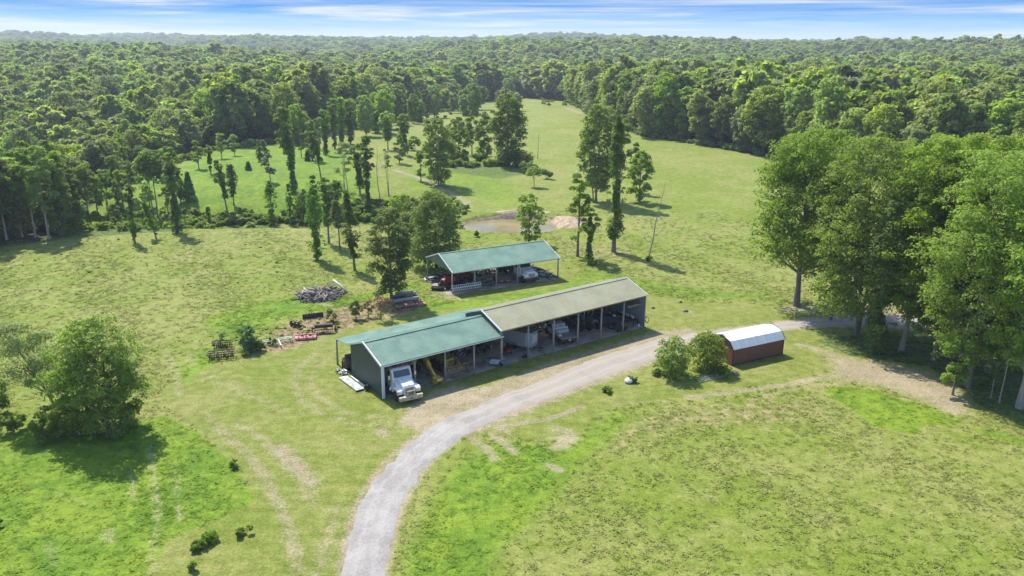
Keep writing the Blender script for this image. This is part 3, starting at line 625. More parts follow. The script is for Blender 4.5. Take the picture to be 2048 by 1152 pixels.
    T(545, 450, 362, 30, 'column', 'oak', "loose ivy column at the far edge of the left field", 'ivy_column', base=.06)
    T(582, 449, 368, 17, 'column', 'ivy', "slimmest dark ivy column at the far edge of the left field", 'ivy_column', base=.03)
    T(270, 486, 368, 34, 'ivytop', 'ivy', "dark ivy tree with a dense foot, left part of the field edge", 'ivy_column', base=.06)
    T(313, 478, 400, 18, 'column', 'ivy', "short leaning ivy column right of the dark ivy tree", 'ivy_column', base=.12, lean=(-1.6, 0))
    T(355, 466, 290, 52, 'ivytop', 'oak', "tall ivy tree with a bright ragged top at the field edge", 'ivy_column', base=.02)
    T(419, 455, 412, 12, 'column', 'oak', "slender short sapling in the thicket at the field edge", 'sapling', base=.1)
    T(315, 445, 300, 62, 'umbrella', 'willow', "umbrella crowned tree on two thin stems at the edge of the sunny slope", 'field_tree', base=.42, lobes=12, stems=2)
    T(380, 402, 345, 30, 'pine', 'pine', "dark conical cedar on the sunny slope", 'cedar_tree')
    T(362, 405, 335, 24, 'column', 'ivy', "dark column beside the conical cedar", 'ivy_column', base=.02)
    T(300, 415, 345, 40, 'sparse', 'willow', "pale thin tree left of the cedar", 'field_tree', base=.25, lobes=8)
    T(235, 405, 310, 36, 'ivytop', 'oak', "ivy tree on the lower left of the sunny slope", 'ivy_column', base=.05)
    T(216, 420, 340, 40, 'sparse', 'willow', "thin stemmed light tree at the low corner of the sunny slope", 'field_tree', base=.3, lobes=10, stems=3)
    T(455, 425, 318, 34, 'ivytop', 'oak', "tree with loose ivy on the middle of the sunny slope", 'ivy_column', base=.25, lean=(-1.2, 0))
    T(468, 410, 328, 26, 'column', 'ivy', "short ivy tree right of the loosely clad one on the slope", 'ivy_column', base=.2)
    T(422, 348, 290, 22, 'ivytop', 'oak', "small ivy tree on the crest of the slope", 'ivy_column', base=.05)
    T(520, 323, 282, 17, 'column', 'ivy', "small dark ivy tree under the skyline wood", 'ivy_column', base=.04)
    T(530, 314, 280, 20, 'column', 'oak', "small rounded tree touching the small dark ivy tree", 'ivy_column', base=.04)
    T(541, 364, 308, 30, 'sparse', 'pale', "small pale feathery tree on the slope", 'field_tree', base=.35, lobes=8, dens=1.5)
    T(497, 340, 325, 12, 'pine', 'pine', "tiny pine on the crest of the slope", 'small_pine')
    T(589, 385, 212, 50, 'ivytop', 'willow', "tallest ivy tree on the slope, bright open top", 'ivy_column', base=.03, dens=1.3, lean=(-1.5, 0))
    T(567, 308, 272, 22, 'sparse', 'willow', "small light tree left of the tallest ivy tree", 'field_tree', base=.3, lobes=6)
    T(603, 315, 262, 20, 'sparse', 'oak', "slim trunked tree right of the tallest ivy tree", 'field_tree', base=.3, lobes=6)
    T(615, 322, 303, 12, 'pine', 'pine', "tiny pine under the slim trunked tree", 'small_pine')
    T(625, 321, 240, 34, 'ivytop', 'oak', "thin dark trunk with leafy top, second right of the tallest ivy tree", 'ivy_column', base=.05)
    T(644, 364, 262, 32, 'ivytop', 'oak', "leaning tree with a bare foot in the middle of the slope", 'ivy_column', base=.35, lean=(-1.8, 0))
    T(652, 311, 218, 36, 'ivytop', 'ivy', "dark double ivy trunk upslope of the leaning tree", 'ivy_column', base=.02)
    T(670, 298, 196, 38, 'ivytop', 'willow', "first of three tall ivy trunks below the wood, bright crown", 'ivy_column', group='three tall ivy trunks below the wood', base=.03)
    T(684, 290, 192, 40, 'ivytop', 'willow', "middle of three tall ivy trunks below the wood", 'ivy_column', group='three tall ivy trunks below the wood', base=.03)
    T(701, 288, 198, 38, 'ivytop', 'willow', "right one of three tall ivy trunks below the wood", 'ivy_column', group='three tall ivy trunks below the wood', base=.03)
    T(690, 384, 285, 44, 'sparse', 'pale', "ghostly pale tree almost without leaves on the slope", 'dead_tree', base=.3, lobes=9, dens=.5, stems=3, bark=DEADB)
    T(720, 388, 285, 44, 'ivytop', 'oak', "leafy tree touching the tall dark ivy column on the slope", 'field_tree', base=.12, dens=1.3)
    T(737, 426, 270, 38, 'ivytop', 'ivy', "tall dark ivy column with ragged boughs, centre of the slope", 'ivy_column', base=.02, dens=1.3)
    T(761, 406, 290, 26, 'dead', 'oak', "thin bare pole tree, first of the cluster right of the dark ivy column", 'bare_pole_tree', base=.4, lobes=12, bark=BARK, trunk_r=.13)
    T(775, 392, 296, 26, 'sparse', 'pale', "thin bare pole tree with a wisp of leaves, right of the first", 'bare_pole_tree', base=.5, lobes=6, dens=.35, trunk_r=.14, stems=2)
    T(776, 300, 220, 44, 'ivytop', 'willow', "tall bright tree above the dirt path", 'field_tree', base=.2)
    T(799, 327, 268, 26, 'broad', 'oak', "small dark tree beside the dirt path", 'field_tree', base=.08, lobes=7)
    T(810, 311, 226, 42, 'ivytop', 'oak', "dark ivy trunk with wide boughs beside the dirt path", 'ivy_column', base=.02)
    T(829, 301, 270, 40, 'bush', 'oak', "round dark bush beside the dirt path", 'bush', 'bush', lobes=8)
    T(877, 372, 236, 74, 'broad', 'willow', "broad dense willowy tree by the dirt path, left of the row", 'field_tree', base=.06, lobes=16, stems=4, dens=1.2)
    T(918, 325, 232, 44, 'broad', 'oak', "dark narrow tree, left end of the row below the long field", 'field_tree', group='row of dark trees below the long field', base=.12, lobes=10)
    T(944, 309, 232, 40, 'broad', 'oak', "tree with a visible trunk, second in the row below the long field", 'field_tree', group='row of dark trees below the long field', base=.25, lobes=9)
    T(968, 318, 226, 42, 'broad', 'oak', "tree left of the great dark tree in the row", 'field_tree', group='row of dark trees below the long field', base=.1, lobes=10)
    T(1016, 332, 186, 74, 'broad', 'oak', "great dark tree at the right end of the row below the long field", 'oak_tree', group='row of dark trees below the long field', base=.04, lobes=20, dens=1.2, topy=.85)
    T(1042, 330, 300, 60, 'bush', 'oak', "dark hedge bush at the foot of the great dark tree", 'hedge_bush', 'bush', lobes=12)
    T(1058, 346, 318, 46, 'bush', 'oak', "dark bush between the great dark tree and the little fruit tree", 'hedge_bush', 'bush', lobes=10)
    T(1075, 318, 264, 15, 'dead', 'oak', "leafless brown sapling standing in the long field", 'dead_tree', base=.55, lobes=9, bark=BARK, trunk_r=.12)
    T(1068, 374, 333, 34, 'umbrella', 'oak', "little round fruit tree on one stem", 'fruit_tree', base=.35, lobes=8)
    T(1094, 358, 336, 28, 'bush', 'oak', "low leaning bush right of the little fruit tree", 'bush', 'bush', lobes=7)
    T(1191, 404, 208, 88, 'broad', 'willow', "wide airy tree on many stems in the middle of the long field", 'poplar_tree', base=.12, lobes=24, stems=5, dens=1.15, topy=.8, loose=1.3)
    T(1227, 504, 226, 34, 'column', 'ivy', "tallest slim ivy column, right of the pond, on a bare forked foot", 'ivy_column', base=.10, dens=1.3, stems=1)
    T(1237, 410, 240, 52, 'sparse', 'willow', "loose light boughs around the head of the slim ivy column", 'field_tree', base=.35, lobes=14)
    T(1278, 404, 300, 56, 'broad', 'fresh', "rounded bright tree right of the slim ivy column", 'field_tree', base=.08, lobes=11)
    T(1266, 384, 284, 34, 'broad', 'oak', "narrow tree just behind the rounded bright tree", 'field_tree', base=.25, lobes=7)
    T(1298, 520, 362, 36, 'dead', 'oak', "tall leafless leaning pole tree in the right field", 'dead_tree', base=.2, lobes=18, lean=(1.6, 0), trunk_r=.14)
    T(1298, 521, 508, 16, 'bush', 'oak', "small shrub at the foot of the tall leafless pole tree", 'small_bush', 'bush', lobes=5)
    T(1155, 513, 340, 52, 'sparse', 'willow', "thin stemmed open tree right of the rear shed, the taller", 'field_tree', base=.2, lobes=14, dens=1.3)
    T(1177, 527, 408, 44, 'ivytop', 'oak', "shorter dark tree right of the thin stemmed open one", 'field_tree', base=.05, dens=1.2)
    T(1183, 531, 512, 24, 'bush', 'oak', "leafy shoots at the foot of the shorter dark tree", 'small_bush', 'bush', lobes=5)
    for u, v, tp, w, lb in [(196, 432, 352, 34, "thin light tree at the lower left corner of the slope, nearest the wood"), (248, 425, 340, 30, "thin light tree right of the ivy tree at the slope's lower left"), (262, 398, 322, 34, "light young tree on the wood side of the slope above the thin ones"), (285, 384, 318, 30, "light young tree on the crest left of the umbrella crowned tree"),
        (332, 360, 296, 32, "light young tree on the crest behind the umbrella crowned tree"), (338, 440, 372, 30, "slender light tree right under the umbrella crowned tree"), (398, 338, 282, 26, "light young tree on the crest above the cedar"), (444, 318, 268, 26, "light young tree where the crest meets the dark wood"),
        (470, 312, 270, 24, "light young tree at the wood behind the crest, left of the tiny pine"), (232, 452, 405, 26, "short light sapling in the thicket behind the left field"), (640, 300, 238, 26, "light young tree left of the three tall ivy trunks"), (596, 440, 392, 22, "slim light sapling in the thicket near the slimmest ivy column"), (842, 362, 300, 30, "light young tree by the dirt path left of the willowy tree"), (900, 315, 250, 30, "light young tree at the left end of the row below the long field")]:
        T(u, v, tp, w, 'sparse', 'willow', lb, 'young_tree', group='light young trees around the sunny slope', base=.2, lobes=12, dens=1.6)
    # left wood edge
    for i, (u, v, tp, w, k, mt, lb) in enumerate([(-18, 485, 262, 80, 'broad', 'willow', "bright tree cut by the left edge at the wood corner"), (14, 480, 300, 60, 'broad', 'oak', "dark crowned tree on a leaning pale trunk, far left wood edge"),
        (45, 474, 330, 50, 'broad', 'oak', "lower crowned tree second from the left in the wood edge"), (72, 475, 296, 60, 'broad', 'willow', "bright crowned tree on a thin pale trunk in the wood edge"),
        (98, 478, 290, 56, 'broad', 'willow', "tall bright tree left of the tall dark ivy clad one"), (128, 470, 300, 54, 'ivytop', 'oak', "tall tree with dark ivy clad trunk in the wood edge"),
        (150, 462, 330, 44, 'broad', 'oak', "slim dark tree at the right end of the left wood edge"), (112, 440, 280, 60, 'broad', 'willow', "bright tree standing behind the left wood edge"), (176, 425, 330, 46, 'broad', 'oak', "dark tree at the low corner between wood and slope")]):
        T(u, v, tp, w, k, mt, lb, 'woodland_tree', group='trees of the left wood edge', base=.32 if k == 'broad' else .1, lobes=11, bark=PALEBARK, trunk_r=.22)
    # yard
    T(497, 702, 652, 42, 'broad', 'pine', "bushy young pine beside the rusty harrows", 'young_pine', base=.03, lobes=9)
    T(517, 700, 672, 40, 'bush', 'oak', "dark shrub touching the young pine", 'shrub', 'shrub', lobes=8)
    T(545, 690, 666, 18, 'bush', 'oak', "tiny sapling behind the green implement beam", 'sapling', lobes=5)
    T(665, 643, 612, 32, 'bush', 'oak', "small thin shrub behind the rusty seed drill", 'shrub', 'shrub', lobes=7, dens=.7)
    T(712, 637, 600, 26, 'broad', 'oak', "dark leafy sapling between the shrub and the dead brown bushes", 'sapling', base=.2, lobes=7)
    T(737, 634, 598, 22, 'sparse', 'brown', "dead bush with rusty brown leaves, the left one", 'dead_bush', 'bush', group='dead brown bushes', base=.5, lobes=5, dens=.5)
    T(762, 640, 592, 44, 'sparse', 'brown', "dead spreading bush with crooked branches, the right one", 'dead_bush', 'bush', group='dead brown bushes', base=.5, lobes=10, dens=.45)
    T(441, 690, 660, 30, 'sparse', 'pale', "wispy weeds growing through the rusty harrow", 'weed_clump', 'weeds', base=.1, lobes=6, dens=.5)
    T(490, 712, 690, 22, 'bush', 'oak', "weeds right of the rusty harrows", 'weed_clump', 'weeds', lobes=5)
    T(1213, 784, 771, 30, 'bush', 'fresh', "green weeds around the black barrel", 'weed_clump', 'weeds', lobes=7)
    T(1266, 764, 752, 22, 'bush', 'fresh', "green weeds around the white tank lid", 'weed_clump', 'weeds', lobes=6)
build_field_trees()

# ---- instanced masses (stuff): one object each
def scatter(name, pts, rot, sc, idx, tint, sources, label=None, tag_kind='stuff'):
    me = bpy.data.meshes.new(name); me.vertices.add(len(pts)); me.vertices.foreach_set("co", np.asarray(pts, np.float32).ravel())
    a = me.attributes.new("rot", 'FLOAT_VECTOR', 'POINT'); a.data.foreach_set("vector", np.asarray(rot, np.float32).ravel())
    a = me.attributes.new("scl", 'FLOAT_VECTOR', 'POINT'); a.data.foreach_set("vector", np.asarray(sc, np.float32).ravel())
    a = me.attributes.new("idx", 'INT', 'POINT'); a.data.foreach_set("value", np.asarray(idx, np.int32))
    a = me.attributes.new("itint", 'FLOAT', 'POINT'); a.data.foreach_set("value", np.asarray(tint, np.float32))
    o = mobj(name, me); tag(o, label, kind=tag_kind)
    ng = bpy.data.node_groups.new(name, 'GeometryNodeTree'); ng.interface.new_socket(name='Geometry', in_out='INPUT', socket_type='NodeSocketGeometry'); ng.interface.new_socket(name='Geometry', in_out='OUTPUT', socket_type='NodeSocketGeometry')
    N = ng.nodes.new; L = ng.links.new
    gi, go = N('NodeGroupInput'), N('NodeGroupOutput'); iop = N('GeometryNodeInstanceOnPoints'); iop.inputs['Pick Instance'].default_value = True
    join = N('GeometryNodeJoinGeometry')
    for s in sources:
        oi = N('GeometryNodeObjectInfo'); oi.inputs['Object'].default_value = s; oi.inputs['As Instance'].default_value = True; L(oi.outputs['Geometry'], join.inputs[0])
    L(join.outputs[0], iop.inputs['Instance'])
    mp = N('GeometryNodeMeshToPoints'); mp.inputs['Radius'].default_value = .01; L(gi.outputs[0], mp.inputs[0]); L(mp.outputs[0], iop.inputs['Points'])
    def att(nm, ty, sock):
        at_ = N('GeometryNodeInputNamedAttribute'); at_.data_type = ty; at_.inputs['Name'].default_value = nm
        L([q for q in at_.outputs if q.enabled][0], iop.inputs[sock])
    att('rot', 'FLOAT_VECTOR', 'Rotation'); att('scl', 'FLOAT_VECTOR', 'Scale'); att('idx', 'INT', 'Instance Index')
    L(iop.outputs[0], go.inputs[0])
    md = o.modifiers.new("scatter", 'NODES'); md.node_group = ng; return o
def hidden(name, me):      # a mesh used only as the instanced source of a mass; never linked to the scene
    return bpy.data.objects.new(name, me)

def build_forest():
    rg = np.random.default_rng(11)
    var = []; specs = [(21, 6.0, 'wood'), (23, 5.2, 'wood'), (18, 6.2, 'wood'), (20, 4.6, 'oak'), (22, 6.8, 'wood'), (17, 4.4, 'willow'), (21, 5.4, 'willow'), (19, 5.0, 'wood'), (22, 6.4, 'wood'), (15, 5.4, 'oak'), (22, 3.6, 'willow'), (20, 7.0, 'wood')]
    for i, (h, r_, mt) in enumerate(specs):
        var.append((h, r_, make_tree(h, r_, 'broad', 500+i, leaf=.62, n=6500, base=(.10, .22, .06)[i % 3], mat=mt, lobes=15, topy=1.25, trunk_r=.26, bark=PALEBARK if i % 3 == 0 else None)))
    farv = [hidden("far_crown", make_tree(h, r_*1.15, 'broad', 600+i, leaf=1.7, n=420, base=.2, mat=mt, lobes=8, topy=1.25)[1][1]) for i, (h, r_, mt) in enumerate(specs[:6])]
    def grid(y0, y1, sp, margin=25):
        pts = []; y = y0
        while y < y1:
            hw = .665*y+margin; xs = np.arange(-hw, hw, sp)+rg.random()*sp
            pts.append(np.stack([xs+rg.normal(0, sp*.28, len(xs)), np.full(len(xs), y)+rg.normal(0, sp*.28, len(xs))], -1)); y += sp*.9
        return np.concatenate(pts)
    A = grid(130, 560, 6.6); B = grid(560, 1250, 8.5); Cc = grid(1250, 3700, 15)
    pts = np.vstack([A, B, Cc]); tier = np.r_[np.zeros(len(A)), np.ones(len(B)), np.full(len(Cc), 2)]
    wood = 1-poly(pts, OPEN, 1.); k = (wood > .85)&((poly(pts, OPEN, 11.) < .03)|(pts[:, 0] > -62)|(pts[:, 1] > 300)|(pts[:, 1] < 168))
    glade = (np.hypot((pts[:, 0]+190)/48, (pts[:, 1]-395)/22) < 1)&(rg.random(len(pts)) < .93)
    glade |= (np.hypot((pts[:, 0]+30)/30, (pts[:, 1]-455)/25) < 1)&(rg.random(len(pts)) < .6)
    k &= ~glade; pts, tier = pts[k], tier[k]
    # thin young wood among the clearing above the slope
    ex = []
    for _ in range(230):
        u, v = rg.uniform(590, 1035), rg.uniform(196, 305)
        ln = 276-(u-560)*.16
        if v < ln-14 or v > ln+min(34, 95-(u-590)*.08)*rg.random()**.7: continue
        ex.append(at(u, v)[:2])
    ex = np.array(ex); pts = np.vstack([ex, pts]); tier = np.r_[np.zeros(len(ex)), tier]
    Z = H(pts[:, 0], pts[:, 1]); P3 = np.column_stack([pts, Z])
    q = P3-[0, 0, CAMH]; d = q@fw; U = 1024+FOC*(q@rt)/d; V = 576-FOC*(q@up)/d
    dist = np.hypot(*pts.T); near = (tier == 0)&(U > -60)&(U < 2110)
    # the largest showing: nearest, preferring those at the open edge
    edge = poly(pts, OPEN, 9.) ; score = dist-180*(edge > .02)
    order = np.argsort(np.where(near, score, 1e9)); NTREE = 185
    sel = np.zeros(len(pts), bool); sel[order[:NTREE]] = True
    idx = rg.integers(0, len(var), len(pts)); sc = rg.uniform(.68, 1.15, len(pts)); sc *= 1-.33*sstep(pts[:, 0], -55, -85)*sstep(pts[:, 1], 350, 250); sc[(pts[:, 0] < -60)&(pts[:, 1] < 260)] = np.minimum(sc[(pts[:, 0] < -60)&(pts[:, 1] < 260)], .72); sc[:len(ex)] *= .72; idx[:len(ex)] = rg.choice([3, 5, 6], len(ex))
    zones = [(lambda u: u < 190, "woodland tree at the far left, above the leaning pale trunks of the wood corner", 'front trees of the wood corner'), (lambda u: u < 400, "woodland tree rising left of the sunny slope behind the cedar", 'front trees left of the sunny slope'), (lambda u: u < 620, "woodland tree in the dark wall behind the crest of the sunny slope", 'front trees behind the sunny slope'),
        (lambda u: u < 860, "light woodland tree in the thinned wood above the three tall ivy trunks", 'thinned wood above the slope'), (lambda u: u < 1100, "woodland tree at the far end between clearing and long field", 'trees at the far end of the long field'), (lambda u: u < 1300, "dark tree in the wood wall behind the many stemmed tree", 'wood wall at the upper right field'), (lambda u: u < 1560, "tall dark tree in the wood wall along the right field", 'wood wall along the right field'), (lambda u: True, "tall dark tree of the wood wall rising behind the maples on the right", 'wood wall behind the maples')]
    src = [None]*len(var)
    for i in np.where(sel)[0]:
        h, r_, parts = var[idx[i]]; z = [(l, g) for f_, l, g in zones if f_(U[i])][0]
        e = plant(tuple(P3[i]-[0, 0, .2]), parts, 'woodland_tree', z[0], 'tree', z[1], rg.random()*6.28, sc[i])
        e.scale = (sc[i]*rg.uniform(.9, 1.1), sc[i]*rg.uniform(.9, 1.1), sc[i]*rg.uniform(.92, 1.12))
    rest = ~sel; r1 = rest & (tier < 1.5); n = rest.sum()
    near_src = [hidden("wood_crown", v_[2][1][1]) for v_ in var]
    ii = np.where(tier < 2, idx, len(var)+rg.integers(0, len(farv), len(pts)))
    s3 = np.stack([sc*rg.uniform(.9, 1.15, len(pts)), sc*rg.uniform(.9, 1.15, len(pts)), sc*rg.uniform(.88, 1.18, len(pts))], -1)
    s3[tier == 1] *= [1.2, 1.2, 1.]; s3[tier == 2] *= [2.0, 2.0, 1.05]
    rot = np.stack([np.zeros(len(pts)), np.zeros(len(pts)), rg.random(len(pts))*6.28], -1)
    scatter("distant_woods", P3[rest]-[0, 0, .3], rot[rest], s3[rest], ii[rest], rg.random(n), near_src+farv, "unbroken green woodland rolling away to the horizon")
    # undergrowth along the wood edges and the thicket in the hollow
    m = 9000; X = rg.uniform(-330, 330, m*3); Y = rg.uniform(135, 520, m*3); Q = np.stack([X, Y], -1)
    ed = poly(Q, OPEN, 5.); kk = (ed < .60)&(ed > .01)
    wd = poly(Q, [(-60, 500), (160, 473), (360, 459), (560, 446), (700, 444), (800, 430), (920, 425), (880, 402), (760, 415), (600, 432), (500, 436), (300, 440), (165, 440), (-60, 445)], 2.)
    kk |= (wd > .5)&(rg.random(len(Q)) < .8)
    Q = Q[kk]
    ex2 = np.array([at(rg.uniform(1080, 1190), rg.uniform(196, 212))[:2] for _ in range(40)]+[at(rg.uniform(890, 1060), rg.uniform(312, 336))[:2] for _ in range(50)]+[at(rg.uniform(640, 1040), rg.uniform(215, 262))[:2] for _ in range(120)]+[at(rg.uniform(700, 830), rg.uniform(400, 450))[:2] for _ in range(40)])
    th = []      # the thicket filling the hollow behind the left field
    for _ in range(1100):
        u = rg.uniform(150, 930); v = rg.uniform(402, 458)
        lo = np.interp(u, [150, 360, 560, 700, 930], [468, 456, 446, 443, 428]); hi = np.interp(u, [150, 300, 460, 560, 700, 800, 930], [436, 420, 428, 428, 418, 398, 402])
        if hi < v < lo and rg.random() < .25+.75*(v-hi)/(lo-hi): th.append(at(u, v)[:2])
    wl_ = [at(rg.uniform(0, 560), rg.uniform(478, 590))[:2] for _ in range(90)]+[at(u_, np.interp(u_, [425, 540, 680, 800], [700, 672, 640, 612])+rg.uniform(-16, 22))[:2] for u_ in rg.uniform(425, 800, 150)]
    nb = len(Q)+len(ex2)+len(th); Q = np.vstack([Q, np.array(th).reshape(-1, 2), np.array(wl_)]) if len(th) else Q
    Q = np.vstack([Q, ex2]); P3 = np.column_stack([Q, H(Q[:, 0], Q[:, 1])-.15]); n = len(Q)
    sh = [hidden("shrub_mass", make_tree(2.2, 1.7, 'bush', 700+i, leaf=.42, n=700, lobes=9, mat=mt)[0][1]) for i, mt in enumerate(['fresh', 'willow', 'wood', 'fresh'])]
    s = rg.uniform(.5, 1.25, n); s[Q[:, 1] < 200] *= .75; s[(Q[:, 1] < 150)&(Q[:, 0] < -5)] *= .22
    scatter("undergrowth", P3, np.stack([np.zeros(n), np.zeros(n), rg.random(n)*6.28], -1), np.stack([s, s, s], -1), rg.integers(0, 4, n), rg.random(n), sh, "low tangled undergrowth along the wood edges and in the hollow")
build_forest()

def build_tall_grass():
    rg = np.random.default_rng(21)
    m = bpy.data.materials.new("tall grass blades"); m.use_nodes = True; t = NT(m.node_tree)
    P = t.n("ObjectInfo").outputs['Location']; nA = t.noise(P, .035, 4, .6, .3); nB = t.noise(P, .17, 5, .62, .4); nC = t.noise(P, .9, 5, .65)
    meadow, mown, lush = grass_cols(t, P, nA, nB, nC)
    it = t.attr('itint', 'INSTANCER'); tip = t.attr('tint')
    c = t.mix(t.ss(it, .3, .7), meadow, lush)
    rn = t.n("ObjectInfo").outputs['Random']
    c = t.mix(t.math('MULTIPLY', t.ss(tip, .55, .95), t.math('SUBTRACT', .60, t.math('MULTIPLY', it, .50), clamp=True)), c, (.36, .315, .17))
    k = t.math('ADD', t.math('MULTIPLY', t.math('FRACT', t.math('MULTIPLY', rn, 13.7)), .16), t.math('ADD', 1.02, t.math('MULTIPLY', t.math('FRACT', t.math('MULTIPLY', tip, 5.1)), .34)))
    c = t.mix(1., c, t.n("CombineXYZ", ins={0: k, 1: k, 2: k}).outputs[0], 'MULTIPLY')
    b = t.n("BsdfPrincipled", ins={'Base Color': c, 'Roughness': .8, 'Specular IOR Level': .1}); tr = t.n("BsdfTranslucent", ins={'Color': c})
    mx = t.n("MixShader", ins={0: .3, 1: b.outputs[0], 2: tr.outputs[0]}); o = t.n("OutputMaterial"); t.nt.links.new(mx.outputs[0], o.inputs['Surface'])
    src = []
    for i in range(6):
        V, F, T = [], [], []; nb = 16
        for j in range(nb):      # blades bent over, showing their flat side to the sky
            a = rg.random()*6.28; r0 = rg.random()*.42; ln = rg.uniform(.10, .30); w = rg.uniform(.018, .045); hz = rg.uniform(.02, .11); til = rg.normal(0, .38); pit = rg.normal(.1, .30)
            c0 = np.array([math.cos(a*2.3)*r0, math.sin(a*2.3)*r0, hz]); d = np.array([math.cos(a), math.sin(a), pit]); s = np.array([-math.sin(a), math.cos(a), til])
            b0 = len(V); tv = rg.random()
            V += [c0-d*ln*.5-s*w*.6, c0-d*ln*.5+s*w*.6, c0+s*w+[0, 0, .02], c0+d*ln*.5, c0-s*w+[0, 0, .02]]; T += [tv]*5
            F += [(b0, b0+1, b0+2, b0+4)]; V += [c0+d*ln*.42]; T += [tv]; F += [(b0+4, b0+2, b0+3, b0+5)]
        src.append(hidden("grass_tuft", npmesh("grass_tuft", np.array(V), np.array(F), [m], tint=np.array(T))))
    n = 400000; X = rg.uniform(-135, 115, n); Y = rg.uniform(28, 175, n)
    q = np.stack([X, Y, H(X, Y)], -1)-[0, 0, CAMH]; d = q@fw; U = 1024+FOC*(q@rt)/d; V_ = 576-FOC*(q@up)/d
    k = (U > -260)&(U < 2310)&(V_ < 1400); X, Y = X[k], Y[k]
    cl = np.sin(X*.9+2*np.sin(Y*.31))*np.sin(Y*.8+2*np.sin(X*.27))+np.sin(X*.37+Y*.21); dens = np.clip(.28+.16*cl, .08, .7)*(1-.85*sstep(Y, 80, 172)); k = rg.random(len(X)) < dens; X, Y = X[k], Y[k]; Q = np.stack([X, Y], -1)
    c = cover(Q); ok = (1-sstep(c['mown'], .3, .7))*(1-sstep(c['bare'], .2, .55))*(1-c['wood'])*(1-c['clay'])*(1-road_mask(Q)); k = rg.random(len(X)) < ok
    # keep off the floors and the water
    k &= np.hypot((X-POND[0])/POND[2], (Y-POND[1])/POND[3]) > 1.2
    Q = Q[k]; lush = c['lush'][k]; dry = c['dry'][k]; n = len(Q); s = rg.uniform(.5, 1.0, n)*(1+.6*np.clip((Q[:, 1]-70)/120, 0, .8)); print("tufts", n)
    scatter("meadow_grass", np.column_stack([Q, H(Q[:, 0], Q[:, 1])]), np.stack([rg.normal(0, .12, n), rg.normal(0, .12, n), rg.random(n)*6.28], -1), np.stack([s, s, s*rg.uniform(.7, 1.1, n)*(1-.35*lush)], -1), rg.integers(0, 6, n), np.clip(lush-.6*dry, 0, 1), src, "uncut meadow grass, green with straw coloured stems")
build_tall_grass()
# ------------------------------------------------------------------ buildings
GREEN = M("green painted roof steel", (.135, .225, .160), .42, .1, var=.12, scale=.5, col2=(.17, .25, .185), amt=.35)
OLIVE = M("olive painted roof steel", (.295, .282, .172), .45, .05, var=.10, scale=.35, stretch=(1, 1, 1), col2=(.32, .31, .22), amt=.2)
DKGREEN = M("dark green wall steel", (.062, .084, .078), .45, .1, var=.1, scale=.6)
GREYST = M("galvanised wall steel", (.34, .36, .37), .45, .3, var=.12, scale=.6)
WHITET = M("white painted trim", (.74, .74, .72), .5, var=.06, scale=2)
POSTM = M("weathered round timber", (.34, .30, .25), .9, var=.25, scale=1.5, bump=.4, stretch=(3, 3, .5))
LUMBER = M("sawn timber", (.36, .28, .19), .85, var=.25, scale=2)
DIRT = M("packed dirt floor", (.36, .30, .25), .95, var=.22, scale=.7, bump=.5, col2=(.17, .145, .125), amt=.5)
RUST = M("rusty steel", (.115, .062, .040), .85, .2, var=.35, scale=3, bump=.3, col2=(.06, .045, .04), amt=.8)
PINKRED = M("faded red paint", (.46, .17, .14), .7, var=.2, scale=1.5, col2=(.28, .13, .10), amt=.7)
REDP = M("red paint", (.32, .025, .02), .4, var=.2, scale=2, col2=(.16, .05, .03), amt=.5)
BLACK = M("black rubber", (.018, .018, .018), .8, var=.3, scale=4)
DARKM = M("dark greasy steel", (.040, .040, .042), .55, .3, var=.4, scale=3, col2=(.10, .06, .04), amt=.6)
WHITEP = M("white vehicle paint", (.72, .71, .69), .30, var=.05, scale=2, col2=(.50, .49, .46), amt=.3)
YELLOW = M("worn yellow paint", (.66, .45, .07), .5, var=.15, scale=2, col2=(.20, .13, .05), amt=.65)
GLASS = M("dark tinted glass", (.03, .045, .05), .06, var=.1, spec=.9)
CHROME = M("dull chrome", (.55, .55, .54), .25, .9, var=.1)
CREAM = M("cream steel bumper", (.55, .46, .31), .5, var=.12, scale=3, col2=(.36, .27, .17), amt=.6)
ALU = M("aluminium", (.52, .53, .54), .35, .7, var=.15, scale=3)
LAMP = M("clear headlight", (.7, .7, .66), .1, var=.05); AMBER = M("amber lens", (.8, .25, .02), .2)
WOODB = M("grey weathered boards", (.30, .26, .21), .9, var=.3, scale=2, stretch=(.5, 4, 1))
BLUEP = M("blue plastic", (.05, .12, .30), .4); WPLAST = M("white plastic", (.62, .64, .64), .4, var=.06)
TAN = M("cardboard", (.36, .24, .13), .9)

def ribbed(mb, s0, s1, a, b, pitch=.30, rib=.035, th=.03, ax='s'):
    """a ribbed steel sheet between the lines a=(t, z) and b=(t, z), running s0..s1; ribs run from a to b"""
    n = max(2, int(round((s1-s0)/pitch))); a = np.array(a); b = np.array(b); d = (b-a)/np.hypot(*(b-a)); nr = np.array([-d[1], d[0]])
    if nr[1] < 0 or (abs(nr[1]) < 1e-6 and nr[0] > 0): nr = -nr
    S, O = [], []
    w = (s1-s0)/n
    for i in range(n):
        x = s0+i*w; S += [x, x+w*.62, x+w*.72, x+w*.90]; O += [0, 0, rib, rib]
    S.append(s1); O.append(0); vs = []
    for s, o in zip(S, O):
        for p in (a, b):
            q = p+nr*o; vs.append((s, q[0], q[1]))
            q = p-nr*th; vs.append((s, q[0], q[1]))
    fs = []
    for i in range(len(S)-1):
        k = 4*i; fs += [(k, k+4, k+6, k+2), (k+1, k+3, k+7, k+5), (k, k+1, k+5, k+4), (k+2, k+6, k+7, k+3)]
    fs += [(0, 2, 3, 1), (4*len(S)-4, 4*len(S)-3, 4*len(S)-1, 4*len(S)-2)]
    return mb.add(vs, fs)
